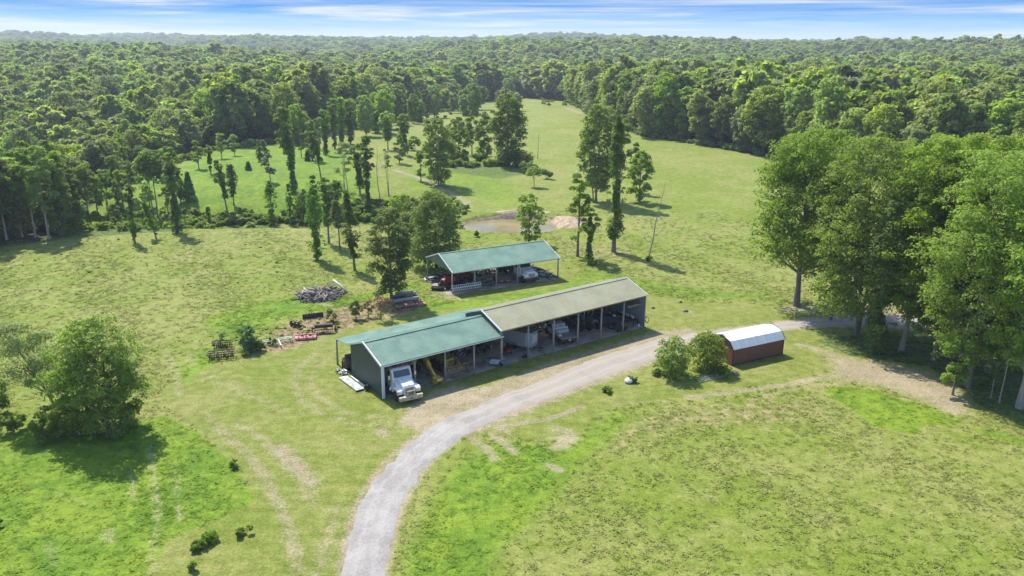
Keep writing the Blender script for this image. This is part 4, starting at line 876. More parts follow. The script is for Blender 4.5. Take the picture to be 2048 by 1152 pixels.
def wall_t(mb, s, t0, t1, zt, pitch=.28, side=-1, z0=.02, rib=.03):
    """ribbed wall in the plane s, from t0 to t1, top height zt(t); ribs point to the side"""
    n = max(2, int(round((t1-t0)/pitch))); w = (t1-t0)/n; T, O = [], []
    for i in range(n):
        x = t0+i*w; T += [x, x+w*.6, x+w*.7, x+w*.9]; O += [0, 0, rib, rib]
    T.append(t1); O.append(0); vs = []; fs = []
    for t, o in zip(T, O): vs += [(s+side*o, t, z0 if not callable(z0) else z0(t)), (s+side*o, t, zt(t)), (s-side*.03, t, z0 if not callable(z0) else z0(t)), (s-side*.03, t, zt(t))]
    for i in range(len(T)-1):
        k = 4*i; fs += [(k, k+4, k+5, k+1), (k+2, k+3, k+7, k+6), (k+1, k+5, k+7, k+3), (k, k+2, k+6, k+4)]
    fs += [(0, 1, 3, 2), (4*len(T)-4, 4*len(T)-2, 4*len(T)-1, 4*len(T)-3)]
    return mb.add(vs, fs)
AB = (-13.438, 77.278, R(36.552)); LA, LB, BW = 15.282, 23.289, 7.497; EA, RA, EB, RB = 3.82, 5.206, 4.435, 5.819; OH = .35
CB = (-8.86, 113.945, R(28.7)); LC, WC, EC, RC = 18.42, 9.48, 3.38, 5.13
def inb(B, s, t, z=0.):
    a = B[2]; return (B[0]+math.cos(a)*s-math.sin(a)*t, B[1]+math.sin(a)*s+math.cos(a)*t, z)
def floor_sheet(name, B, s0, s1, t0, t1, seed=1, mat=DIRT, z=.02):
    rg = np.random.default_rng(seed); n = 90; mb = MB(); pts = []
    per = [(s0, t0), (s1, t0), (s1, t1), (s0, t1), (s0, t0)]
    for (a, b), (c, d) in zip(per[:-1], per[1:]):
        for k in range(n//3): f = k/(n//3); pts.append((a+(c-a)*f+rg.normal(0, .10), b+(d-b)*f+rg.normal(0, .10)))
    mb.add([(*inb(B, s, t)[:2], z) for s, t in pts], [tuple(range(len(pts)))])
    tag(mb.build(name, mat), kind='structure')
def slope_prism(mb, s0, s1, line_, th):
    """a bar following the (t, z) polyline with square section th, between s0 and s1"""
    for (t0, z0), (t1, z1) in zip(line_[:-1], line_[1:]):
        d = np.array([t1-t0, z1-z0]); d /= np.hypot(*d); nn = np.array([-d[1], d[0]])*th/2
        prof = [(t0+nn[0], z0+nn[1]), (t1+nn[0], z1+nn[1]), (t1-nn[0], z1-nn[1]), (t0-nn[0], z0-nn[1])]
        mb.prism(prof, s0, s1, axis='x')
def post(e, s, t, h, r=.13, mat=POSTM, nm='post'):
    MB().tube([(s, t, -.3), (s, t, h)], [r, r*.92], 10, True).build(nm, mat, e)
def build_barns():
    # green pole barn
    e = empty('pole_barn', (AB[0], AB[1], 0), AB[2], "long green metal pole barn with a lean-to behind, the nearest of the sheds", 'barn', 'open sided pole barns')
    mid = BW/2
    r = MB(); ribbed(r, -.28, LA-.02, (-OH, EA), (mid, RA), .29); ribbed(r, -.28, LA-.02, (mid+.002, RA), (BW+.25, EA-.08), .29); r.build('roof', GREEN, e)
    c = MB(); slope_prism(c, -.30, LA-.03, [(mid-.22, RA+.0), (mid, RA+.075), (mid+.22, RA+.0)], .03); c.build('ridge_cap', GREEN, e)
    r = MB(); ribbed(r, -.05, LA+4.2, (BW+.1, EA-.19), (BW+4.1, 3.10), .29); r.build('lean_to_roof', GREEN, e)
    w = MB(); zt = lambda t: EA+(RA-EA)*(1-abs(t-mid)/mid)-.09
    wall_t(w, -.02, .05, mid, zt); wall_t(w, -.02, mid, BW, zt); w.build('gable_wall', DKGREEN, e)
    w = MB(); w.add([], []); n = 60
    for i in range(int((LA-5)/.3)): w.box((.15+i*.3, BW-.0, 1.85), (.285, .03 if i % 2 else .05, 3.6))
    w.build('back_wall', DKGREEN, e)
    tr = MB(); slope_prism(tr, -.38, -.285, [(-OH-.02, EA-.03), (mid, RA+.02), (BW+.2, EA-.06)], .22); tr.build('rake_trim', WHITET, e)
    tr = MB(); tr.box((LA/2, -OH+.02, EA-.13), (LA+.2, .05, .12)); tr.build('eave_trim', WHITET, e)
    g = MB(); g.box((LA/2, .0, EA-.14), (LA, .09, .24)); g.box((LA/2, BW-.15, EA-.20), (LA, .09, .24)); g.box((LA/2+2, BW+3.85, 2.98), (LA+4, .09, .2)); g.build('header_beam', LUMBER, e)
    tt = MB()
    for k in range(13):
        s = .6+k*(LA-1.2)/12; tt.box((s, mid, EA-.18), (.05, BW-.3, .14))
        for q in (-1, 1): slope_prism(tt, s-.02, s+.03, [(mid+q*(mid-.1), EA-.1), (mid, RA-.12)], .1)
    tt.build('truss', LUMBER, e)
    b = LA/4
    MB().box((0, -.02, EA/2-.1), (.28, .16, EA-.15)).build('corner_post', WHITET, e)
    for k in range(1, 4): post(e, b*k, 0, EA-.2)
    for k in (2, 3, 4): post(e, b*k, BW-.15, EA-.3)
    for k in range(6): post(e, -.0+k*3.86, BW+3.85, 2.95, .12)
    floor_sheet('barn_floor', AB, .1, LA+LB-.1, -.2, BW-.1)
    # olive pole barn
    e = empty('pole_barn', inb(AB, LA, 0), AB[2], "longest pole barn, olive roofed, joined end to end with the green one", 'barn', 'open sided pole barns')
    r = MB(); ribbed(r, -.22, LB+.03, (-OH, EB), (mid, RB), .30, .045); ribbed(r, -.22, LB+.03, (mid+.002, RB), (BW+OH, EB), .30, .045); r.build('roof', OLIVE, e)
    c = MB(); slope_prism(c, -.24, LB+.05, [(mid-.22, RB), (mid, RB+.07), (mid+.22, RB)], .03); c.build('ridge_cap', OLIVE, e)
    zt = lambda t: EB+(RB-EB)*(1-abs(t-mid)/mid)-.09; zb = lambda t: EA+(RA-EA)*(1-abs(t-mid)/mid)-.35
    w = MB(); wall_t(w, .0, .0, mid, zt, z0=zb); wall_t(w, .0, mid, BW, zt, z0=zb); w.build('step_wall', DKGREEN, e)
    w = MB(); wall_t(w, LB-.03, .1, mid, zt, side=-1); wall_t(w, LB-.03, mid, BW, zt, side=-1); w.build('end_wall', GREYST, e)
    w = MB()
    for i in range(int(LB/.3)): w.box((.15+i*.3, BW, 2.15), (.285, .03 if i % 2 else .06, 4.25))
    w.build('back_wall', GREYST, e)
    tr = MB(); slope_prism(tr, -.33, -.23, [(-OH-.02, EB-.02), (mid, RB+.03), (BW+OH, EB-.02)], .17); slope_prism(tr, LB+.035, LB+.11, [(-OH-.02, EB-.02), (mid, RB+.03), (BW+OH, EB-.02)], .17); tr.build('rake_trim', WHITET, e)
    g = MB(); g.box((LB/2, 0, EB-.16), (LB, .09, .24)); g.box((LB/2, BW-.15, EB-.16), (LB, .09, .24)); g.build('header_beam', LUMBER, e)
    tt = MB()
    for k in range(20):
        s = .5+k*(LB-1.)/19; tt.box((s, mid, EB-.2), (.05, BW-.3, .14))
        for q in (-1, 1): slope_prism(tt, s-.02, s+.03, [(mid+q*(mid-.1), EB-.12), (mid, RB-.12)], .1)
    tt.build('truss', LUMBER, e)
    b = LB/6
    post(e, 0, 0, EB-.2, .16)
    for k in range(1, 6): post(e, b*k, 0, EB-.25)
    MB().box((LB, 0, EB/2-.1), (.16, .16, EB-.2)).build('corner_post', GREYST, e)
    for k in range(0, 7): post(e, b*k, BW-.18, EB-.3)
    # open rear shed
    e = empty('pole_barn', (CB[0], CB[1], 0), CB[2], "open sided green roofed shed standing behind the long barns near the pond", 'barn', 'open sided pole barns')
    mid = WC/2; x0, x1 = -.09, LC+.09
    r = MB(); ribbed(r, x0, x1, (-.34, EC), (mid, RC), .30, .045); ribbed(r, x0, x1, (mid+.002, RC), (WC+.34, EC), .30, .045); r.build('roof', GREEN, e)
    c = MB(); slope_prism(c, x0-.02, x1+.02, [(mid-.2, RC), (mid, RC+.06), (mid+.2, RC)], .03); c.build('ridge_cap', GREEN, e)
    zt = lambda t: EC+(RC-EC)*(1-abs(t-mid)/mid)-.05
    for s, sd_ in ((0.02, -1), (LC-.02, 1)):
        w = MB(); wall_t(w, s, 0, mid, zt, z0=EC-.15, side=sd_); wall_t(w, s, mid, WC, zt, z0=EC-.15, side=sd_); w.build('gable_panel', GREEN, e)
    tr = MB()
    for s in (x0-.07, x1+.005): slope_prism(tr, s, s+.065, [(-.36, EC-.03), (mid, RC+.01), (WC+.36, EC-.03)], .17)
    tr.box((LC/2, -.35, EC-.06), (LC+.2, .03, .10)); tr.build('rake_trim', WHITET, e)
    g = MB(); g.box((LC/2, 0, EC-.16), (LC, .09, .22)); g.box((LC/2, WC, EC-.16), (LC, .09, .22)); g.build('header_beam', LUMBER, e)
    b = LC/5
    for k in (0, 1, 2, 3, 5): post(e, b*k, 0, EC-.15, .12)
    for k in (0, 1, 2, 3, 4, 5): post(e, b*k, WC, EC-.15, .12)
    MB().box((0, WC-.45, EC-.55), (.06, 1.0, .09), (R(-45), 0, 0)).build('knee_brace', LUMBER, e)
    floor_sheet('shed_floor', CB, -.9, LC+.3, -.5, WC+.6, 4)
    # red shed
    e = empty('garden_shed', (25.752, 86.745, 0), R(27.391), "small red shed with a white gambrel roof beside the gravel road", 'shed')
    L_, W_, z1, z2, z3, ki = 7.86, 3.9, 2.16, 2.90, 3.29, .56
    redw = M("red brick pattern panel", (.20, .050, .036), .8, var=.1, scale=.8); t = None
    # bricks in the long wall's own material
    nt = redw.node_tree; bt = nt.nodes.new("ShaderNodeTexBrick"); tc = nt.nodes.new("ShaderNodeTexCoord"); mp = nt.nodes.new("ShaderNodeMapping"); mp.inputs['Rotation'].default_value = (R(90), 0, 0)
    nt.links.new(tc.outputs['Object'], mp.inputs[0]); nt.links.new(mp.outputs[0], bt.inputs[0])
    for k, v in (('Scale', 2.6), ('Mortar Size', .018), ('Brick Width', .42), ('Row Height', .18)): bt.inputs[k].default_value = v
    bt.inputs['Color1'].default_value = (.20, .068, .045, 1); bt.inputs['Color2'].default_value = (.13, .050, .036, 1); bt.inputs['Mortar'].default_value = (.26, .13, .10, 1)
    nt.links.new(bt.outputs[0], [n for n in nt.nodes if n.type == 'BSDF_PRINCIPLED'][0].inputs['Base Color'])
    w = MB(); w.box((L_/2, .03, z1/2+.08), (L_-.06, .06, z1-.16)); w.box((L_/2, W_-.03, z1/2+.08), (L_-.06, .06, z1-.16)); w.build('side_wall', redw, e)
    rs = M("red lap siding", (.24, .070, .050), .5, var=.1, scale=2)
    prof = lambda t: z1 if t <= 0 else (np.interp(t, [0, ki, W_/2, W_-ki, W_], [z1, z2, z3, z2, z1]))
    for s, q in ((0, -1), (L_, 1)):
        w = MB(); z = .12
        while z < z3-.06:
            zz = z+.17
            def ext(zq):
                if zq <= z1: return 0., W_
                if zq <= z2: k = (zq-z1)/(z2-z1)*ki; return k, W_-k
                k = ki+(zq-z2)/(z3-z2)*(W_/2-ki); return k, W_-k
            a0, b0 = ext(z); a1, b1 = ext(min(zz, z3-.01))
            o0, o1 = q*.065, q*.005
            w.add([(s+o0, a0, z), (s+o0, b0, z), (s+o1, b1, zz), (s+o1, a1, zz), (s-q*.03, a0, z), (s-q*.03, b0, z), (s-q*.03, b1, zz), (s-q*.03, a1, zz)],
                  [(0, 3, 2, 1), (4, 5, 6, 7), (0, 1, 5, 4), (1, 2, 6, 5), (2, 3, 7, 6), (3, 0, 4, 7)]); z = zz
        w.build('gable_wall', rs, e)
    wm = M("white roof steel", (.78, .79, .80), .4, .1, var=.04, scale=.7)
    r = MB()
    for a, b_ in (((-.12, z1-.1), (ki, z2)), ((ki, z2+.003), (W_/2, z3)), ((W_/2, z3+.003), (W_-ki, z2)), ((W_-ki, z2-.003), (W_+.12, z1-.1))): ribbed(r, -.12, L_+.12, a, b_, 1.32, .022, .04)
    r.build('roof', wm, e)
    tr = MB()
    for s in (-.17, L_+.125): slope_prism(tr, s, s+.045, [(-.12, z1-.12), (ki, z2-.02), (W_/2, z3-.01), (W_-ki, z2-.02), (W_+.12, z1-.12)], .10)
    tr.build('rake_trim', DARKM, e)
    c = MB()
    for s, q in ((.0, -1), (L_, 1)):
        for t_ in (0, W_): c.box((s, t_, z1/2+.05), (.11, .11, z1-.2))
    c.build('corner_trim', DARKM, e)
    k = MB()
    for t_ in (.3, W_/2, W_-.3): k.box((L_/2, t_, .05), (L_-.1, .15, .14))
    k.build('skid', DARKM, e)
build_barns()
# ------------------------------------------------------------------ vehicles, machines and yard things.  Local frames face -y.
def put(name, B, s, t, rz, label, cat, group=None, z=.02):
    return empty(name, inb(B, s, t, z), B[2]+R(rz), label, cat, group)
def wheel(e, x, y, r=.5, w=.28, nm='wheel', rim=CHROME, z=None, tyre=BLACK):
    z = r if z is None else z; s = 1 if x > 0 else -1
    t = MB(); t.lathe([(r*.55, -w/2), (r*.94, -w/2), (r, -w*.35), (r, w*.35), (r*.94, w/2), (r*.55, w/2)], (x, y, z), 'x', 18); o = t.build(nm, tyre, e)
    q = MB(); q.lathe([(.05, -w*.2), (r*.56, -w*.45), (r*.56, w*.45), (r*.50, w*.46), (r*.42, w*.25), (r*.20, w*.25), (r*.16, w*.5), (.03, w*.5)] if s > 0 else [(.03, -w*.5), (r*.16, -w*.5), (r*.20, -w*.25), (r*.42, -w*.25), (r*.50, -w*.46), (r*.56, -w*.45), (r*.56, w*.45), (.05, w*.2)], (x, y, z), 'x', 14); q.build('rim', rim, o)
def semi(e, square=False):
    """conventional cab dump truck, nose at y=0"""
    W2 = 1.05
    MB().box((0, 4.6, .80), (.9, 8.2, .28)).build('chassis', DARKM, e)
    # bonnet
    h = MB()
    if square:
        prof = [(.10, .85), (.10, 1.55), (.35, 1.70), (1.75, 1.95), (1.75, .85)]; h.prism(prof, -.80, .80, axis='x')
    else:
        n = [(.12, .75), (.12, 1.50), (.30, 1.72), (1.0, 1.88), (1.85, 2.02), (1.85, .75)]
        a = [(-.55, *p) for p in n]+[(.55, *p) for p in n]; h.prism(n, -.60, .60, axis='x')
        h.prism([(.35, .9), (.35, 1.35), (1.85, 1.80), (1.85, .9)], -.98, .98, axis='x')
    h.build('bonnet', WHITEP, e, .05)
    for s in (-1, 1):
        f = MB(); pts = [(.18, .95), (.18, 1.28), (.45, 1.42), (1.1, 1.42), (1.5, 1.25), (1.7, .8), (1.5, .75), (1.35, 1.05), (1.1, 1.2), (.7, 1.2), (.42, 1.0), (.35, .8)]
        f.prism(pts, *sorted((s*.72, s*1.22)), axis='x'); f.build('fender', WHITEP, e, .03)
        l = MB()
        if square: l.box((s*.66, .08, 1.05), (.24, .06, .2))
        else: l.box((s*.98, .17, 1.12), (.26, .08, .2))
        l.build('headlight', LAMP, e); MB().box((s*1.17, .20, 1.10), (.10, .1, .16)).build('turn_signal', AMBER, e)
    g = MB(); g.box((0, .085, 1.22), (.86 if not square else 1.0, .06, .62)); go = g.build('grille', DARKM, e)
    b = MB()
    if square:
        for k in range(6): b.box((-.42+k*.168, .045, 1.22), (.05, .03, .58))
        b.box((0, .04, 1.53), (1.08, .03, .06)); b.box((0, .04, .92), (1.08, .03, .06))
    else:
        for k in range(7): b.box((-.36+k*.12, .045, 1.22), (.02, .03, .56))
        for k in range(5): b.box((0, .045, 1.0+k*.11), (.84, .03, .018))
    b.build('bars', WHITEP if square else CHROME, go)
    # bumper
    m = MB()
    if square: m.box((0, -.05, .62), (2.3, .22, .34)); m.build('bumper', DARKM, e, .03)
    else:
        m.prism([(-.30, .38), (-.34, .80), (-.18, .84), (.05, .80), (.05, .40)], -1.22, 1.22, axis='x')
        for s in (-1, 1): m.box((s*.38, -.22, 1.02), (.16, .10, .62))
        m.box((0, -.22, 1.30), (.92, .10, .10)); m.build('bumper', CREAM, e, .02)
        MB().box((0, -.345, .60), (.30, .02, .09)).build('number_plate', DARKM, e)
        MB().tube([(0, .32, 1.74), (0, .28, 1.90)], [.035, .03], 8).build('mascot', DARKM, e)
    # cab
    c = MB(); y0 = 1.75 if square else 1.85
    prof = [(y0, .85), (y0, 1.95), (y0+.38, 2.72), (y0+.55, 2.84), (y0+1.55, 2.86), (y0+1.72, 2.70), (y0+1.75, .85)]
    c.prism(prof, -W2, W2, axis='x'); c.build('cab', WHITEP, e, .06)
    d = np.array([.38, .77]); w = MB(); w.add([(-.88, y0+.05-.035, 2.05), (.88, y0+.05-.035, 2.05), (.82, y0+.35-.035, 2.66), (-.82, y0+.35-.035, 2.66), (-.88, y0+.08, 2.03), (.88, y0+.08, 2.03), (.82, y0+.38, 2.64), (-.82, y0+.38, 2.64)],
        [(0, 1, 2, 3), (7, 6, 5, 4), (0, 4, 5, 1), (1, 5, 6, 2), (2, 6, 7, 3), (3, 7, 4, 0)]); w.build('windscreen', GLASS, e)
    for s in (-1, 1):
        dr = MB(); dr.prism([(y0+.28, .95), (y0+.28, 2.0), (y0+.50, 2.62), (y0+1.25, 2.62), (y0+1.25, .95)], *sorted((s*W2, s*(W2+.025))), axis='x'); o = dr.build('door', WHITEP, e)
        gl = MB(); gl.prism([(y0+.36, 1.95), (y0+.56, 2.54), (y0+1.18, 2.54), (y0+1.18, 1.95)], *sorted((s*(W2+.02), s*(W2+.035))), axis='x'); gl.build('window', GLASS, o)
        MB().box((s*(W2+.04), y0+1.12, 1.62), (.03, .14, .05)).build('handle', CHROME, o)
        mi = MB(); mi.tube([(s*W2, y0+.2, 2.55), (s*(W2+.34), y0+.05, 2.55), (s*(W2+.34), y0+.05, 1.75), (s*W2, y0+.2, 1.7)], .02, 6); mi.box((s*(W2+.34), y0+.05, 2.18), (.20, .07, .42)); mi.build('mirror', CHROME, e)
        MB().tube([(s*(W2-.05), y0+1.95, .8), (s*(W2-.05), y0+1.95, 2.9), (s*(W2-.05), y0+2.15, 3.05)], [.11, .11, .09], 12).build('exhaust_stack', CREAM if not square else DARKM, e)
        MB().lathe([(.02, -.75), (.32, -.75), (.32, .75), (.02, .75)], (s*.95, y0+1.1, .72), 'y', 16).build('fuel_tank', CHROME if s < 0 else DARKM, e)
    rl = MB()
    for k in range(5): rl.box((-.7+k*.35, y0+.62, 2.89), (.12, .16, .07))
    rl.build('roof_light', AMBER, e)
    if not square:
        MB().box((-.35, y0+1.15, 2.88), (.5, .3, .05)).build('roof_hatch', DARKM, e); MB().tube([(.3, y0+.8, 2.88), (.3, y0+1.25, 2.9)], .05, 8).build('horn', CHROME, e)
    # body
    b = MB(); y1 = y0+2.3; y2 = y1+4.3
    b.box((0, (y1+y2)/2, 1.15), (2.3, y2-y1, .1)); b.box((-1.17, (y1+y2)/2, 1.75), (.08, y2-y1, 1.2)); b.box((1.17, (y1+y2)/2, 1.75), (.08, y2-y1, 1.2)); b.box((0, y1, 1.8), (2.4, .08, 1.4)); b.box((0, y2, 1.7), (2.4, .08, 1.1))
    for s in (-1, 1):
        for k in range(7): b.box((s*1.23, y1+.2+k*(y2-y1-.4)/6, 1.75), (.08, .1, 1.15))
    b.box((0, y1-.35, 2.62), (2.3, .9, .06), (R(8), 0, 0)); b.build('dump_body', DARKM if not square else M("dark green body", (.04, .06, .045), .6), e)
    for x in (-1.02, 1.02): wheel(e, x, .95, .53, .30)
    for y in (y1+2.1, y1+3.4):
        for x in (-.98, .98): wheel(e, x, y, .53, .56, rim=DARKM)
def fillet_arm(mb, p, w, hs):
    """box section arm along the (y, z) points with section heights hs"""
    up_, lo = [], []
    for i, (y, z) in enumerate(p):
        a = np.array(p[max(i-1, 0)]); b = np.array(p[min(i+1, len(p)-1)]); d = (b-a)/np.hypot(*(b-a)); n = np.array([-d[1], d[0]])*hs[i]/2
        up_.append((y+n[0], z+n[1])); lo.append((y-n[0], z-n[1]))
    prof = up_+lo[::-1]; n = len(prof); x0, x1 = w
    vs = [(x0, *q) for q in prof]+[(x1, *q) for q in prof]; m = len(p); fs = []
    for i in range(m-1): a, b = i, i+1; c, d = n-1-i, n-2-i; fs += [(a, b, d, c), (a+n, c+n, d+n, b+n), (a, a+n, b+n, b), (c, d, d+n, c+n)]
    fs += [(0, n-1, 2*n-1, n), (m-1, m-1+n, m+n, m)]
    mb.add(vs, fs)
def build_machines():
    e = put('dump_truck', AB, 1.78, -2.55, -6, "white dump truck nosing out of the left bay of the green barn, cream bumper", 'truck'); e.scale = (1.06,)*3; semi(e)
    e = put('dump_truck', CB, 13.25, -.75, 4, "older white truck with an upright slatted grille parked in the open rear shed", 'truck'); e.scale = (1.05,)*3; semi(e, True)
    # excavator
    e = put('excavator', AB, 5.2, 5.0, 10, "yellow excavator in the second bay, boom lowered towards the drive", 'excavator')
    for s in (-1, 1):
        t = MB(); t.prism([(-1.6, .25), (-1.3, .02), (1.3, .02), (1.6, .25), (1.6, .5), (1.3, .75), (-1.3, .75), (-1.6, .5)], *sorted((s*.75, s*1.25)), axis='x'); tk = t.build('track', DARKM, e, .03)
        b = MB()
        for k in range(12): b.box((s*1.0, -1.4+k*.255, .78), (.52, .08, .04))
        b.build('grouser', BLACK, tk)
    b = MB(); b.box((0, .4, 1.35), (2.4, 2.8, .75)); b.box((.45, .9, 1.95), (1.4, 1.6, .5)); b.build('house', YELLOW, e, .06)
    MB().prism([(1.5, .95), (1.5, 1.9), (1.95, 1.8), (1.95, 1.0)], -1.2, 1.2, axis='x').build('counterweight', YELLOW, e, .05)
    c = MB(); c.prism([(-1.1, 1.7), (-.9, 2.75), (.3, 2.8), (.35, 1.7)], -1.2, -.35, axis='x'); cb = c.build('cab', YELLOW, e, .04)
    g = MB(); g.add([(-1.1, -1.09, 1.85), (-.45, -1.09, 1.85), (-.45, -.94, 2.65), (-1.1, -.94, 2.65)], [(0, 1, 2, 3)]); g.box((-1.21, -.35, 2.25), (.02, .9, .7)); g.build('window', GLASS, cb)
    b = MB(); fillet_arm(b, [(-.6, 1.5), (-1.6, 2.9), (-2.6, 2.85), (-3.9, 1.7)], (.28, .72), [.4, .62, .6, .36]); b.build('boom', YELLOW, e, .03)
    b = MB(); fillet_arm(b, [(-2.9, 2.55), (-3.8, 1.6), (-4.9, .58)], (.34, .66), [.34, .45, .3]); b.build('stick', YELLOW, e, .03)
    b = MB(); b.tube([(.10, -1.2, 1.9), (.10, -2.5, 2.95)], .075, 10); b.tube([(.85, -1.2, 1.9), (.85, -2.5, 2.95)], .075, 10); b.tube([(.5, -2.2, 3.2), (.5, -3.7, 2.05)], .06, 10); b.build('cylinder', CHROME, e)
    b = MB(); b.prism([(-4.6, .70), (-4.4, .15), (-4.8, .03), (-5.5, .10), (-5.75, .5), (-5.6, .72), (-5.15, .66), (-4.95, .75)], .02, .98, axis='x'); b.build('bucket', YELLOW, e, .03)
    # blade tractor with bucket
    e = put('track_loader', AB, 9.6, 3.4, 0, "yellow track loader in the third bay with a wide rusty bucket on the ground", 'loader')
    for s in (-1, 1):
        t = MB(); t.prism([(-1.3, .3), (-1.0, .02), (1.2, .02), (1.5, .3), (1.3, .85), (-.9, .8)], *sorted((s*.70, s*1.1)), axis='x'); t.build('track', DARKM, e, .03)
    b = MB(); b.prism([(-1.3, .5), (-1.3, 1.45), (-.2, 1.6), (-.2, .5)], -.55, .55, axis='x'); b.box((0, .9, 1.05), (1.5, 1.9, .9)); b.build('body', YELLOW, e, .05)
    MB().box((0, .6, 1.75), (.55, .5, .5)).build('seat', BLACK, e, .05)
    r = MB()
    for x in (-.65, .65):
        for y in (-.1, 1.3): r.tube([(x, y, 1.4), (x, y, 2.5)], .04, 6)
    r.box((0, .6, 2.52), (1.5, 1.7, .07)); r.build('canopy', YELLOW, e)
    MB().tube([(.3, -.8, 1.5), (.3, -.8, 2.4)], .05, 8).build('exhaust_pipe', RUST, e)
    for s in (-1, 1):
        a = MB(); fillet_arm(a, [(.1, 1.45), (-1.3, 1.35), (-2.35, .55)], tuple(sorted((s*.72, s*.90))), [.2, .34, .26]); a.build('lift_arm', YELLOW, e, .02)
        MB().tube([(s*.5, -.7, 1.0), (s*.5, -2.0, .9)], .05, 8).build('cylinder', CHROME, e)
    b = MB(); pr = [(-2.3, .10), (-3.05, .05), (-3.05, .12), (-2.38, .18), (-2.30, .75), (-2.62, 1.05), (-2.56, 1.12), (-2.20, .82)]
    b.prism(pr, -1.45, 1.45, axis='x')
    for s in (-1, 1): b.prism([(-2.22, .06), (-3.05, .05), (-2.6, 1.05), (-2.22, .8)], *sorted((s*1.43, s*1.50)), axis='x')
    b.build('bucket', M("earth stained bucket steel", (.30, .20, .12), .8, var=.3, col2=(.14, .09, .06)), e)
    # enclosed trailer
    e = put('cargo_trailer', AB, 21.55, 1.75, 22, "pale enclosed trailer with a white panel on its wedge nose, in the olive barn", 'trailer')
    GT = M("pale grey trailer skin", (.40, .42, .43), .45, .1, var=.08)
    b = MB(); pr = [(-1.0, .55), (1.0, .55), (1.0, 4.1), (-1.0, 4.1)]
    vs = [(-.62, 0, .45), (.62, 0, .45), (1.02, .75, .45), (1.02, 4.1, .45), (-1.02, 4.1, .45), (-1.02, .75, .45)]; n = 6; vs += [(x, y, 2.28) for x, y, z in vs]
    b.add(vs, [tuple(reversed(range(6))), tuple(range(6, 12))]+[(i, (i+1) % 6, (i+1) % 6+6, i+6) for i in range(6)]); b.build('body', GT, e, .03)
    MB().box((0, -.02, 1.45), (1.1, .03, 1.0)).build('nose_panel', WPLAST, e)
    rf = MB(); rf.add([(x*1.01, y, z+.03) for x, y, z in vs[6:]]+[(x*1.01, y, z+.09) for x, y, z in vs[6:]], [tuple(range(6, 12))]+[(i, (i+1) % 6, (i+1) % 6+6, i+6) for i in range(6)]); rf.build('roof', M("dusty trailer roof", (.26, .20, .16), .8), e)
    for x in (-1.1, 1.1):
        for y in (2.1, 2.9): wheel(e, x, y, .34, .2)
        MB().prism([(1.6, .55), (1.7, .82), (3.3, .82), (3.4, .55)], *sorted((x*.93, x*1.1)), axis='x').build('mudguard', ALU, e)
    tg = MB(); tg.tube([(-.5, .2, .45), (0, -1.1, .45), (.5, .2, .45)], .05, 6); tg.tube([(0, -1.1, .45), (0, -1.3, .45)], .06, 6); tg.tube([(0, -.85, .05), (0, -.85, .9)], .04, 6); tg.build('drawbar', DARKM, e)
    # flatbed pickup, tail to the drive
    e = put('pickup_truck', AB, 25.95, .35, -14, "white pickup with a rusty flatbed tail out beside the pale trailer", 'pickup')
    b = MB(); b.prism([(2.95, .5), (2.95, 1.15), (3.05, 1.20), (3.25, 1.78), (4.35, 1.80), (4.75, 1.22), (5.75, 1.08), (5.9, .9), (5.9, .45)], -.93, .93, axis='x'); b.build('body', WHITEP, e, .06)
    g = MB(); g.prism([(3.18, 1.25), (3.32, 1.68), (4.28, 1.70), (4.58, 1.25)], -.945, .945, axis='x'); g.add([(-.8, 3.09, 1.25), (.8, 3.09, 1.25), (.76, 3.23, 1.70), (-.76, 3.23, 1.70)], [(0, 1, 2, 3)]); g.build('window', GLASS, e)
    bd = MB(); bd.box((0, 1.45, .92), (2.25, 2.9, .10)); bd.build('flatbed', WOODB, e)
    tb = MB(); tb.box((0, .02, .78), (2.3, .10, .38)); tb.build('tail_board', RUST, e); MB().box((0, .01, .985), (2.3, .14, .05)).build('tail_rail', M("pale rail", (.5, .44, .36), .6), e)
    MB().box((.0, -.04, .72), (.3, .02, .14)).build('number_plate', WPLAST, e)
    for s in (-1, 1): MB().box((s*.85, -.04, .75), (.22, .02, .1)).build('tail_light', REDP, e)
    bx = MB(); bx.box((0, 2.55, 1.28), (2.0, .06, .62)); bx.box((0, 2.25, 1.16), (1.7, .5, .38)); bx.build('toolbox', WPLAST, e, .02)
    bx = MB(); bx.box((-.85, 1.7, 1.10), (.42, 1.5, .28)); bx.build('side_box', WPLAST, e, .02)
    for x, y in ((-.85, .9), (.85, .9), (-.85, 4.9), (.85, 4.9)): wheel(e, x, y, .40, .28)
    for s in (-1, 1): MB().box((s*1.08, 3.95, 1.35), (.18, .08, .2)).build('mirror', BLACK, e)
    build_tractors(); build_clutter()
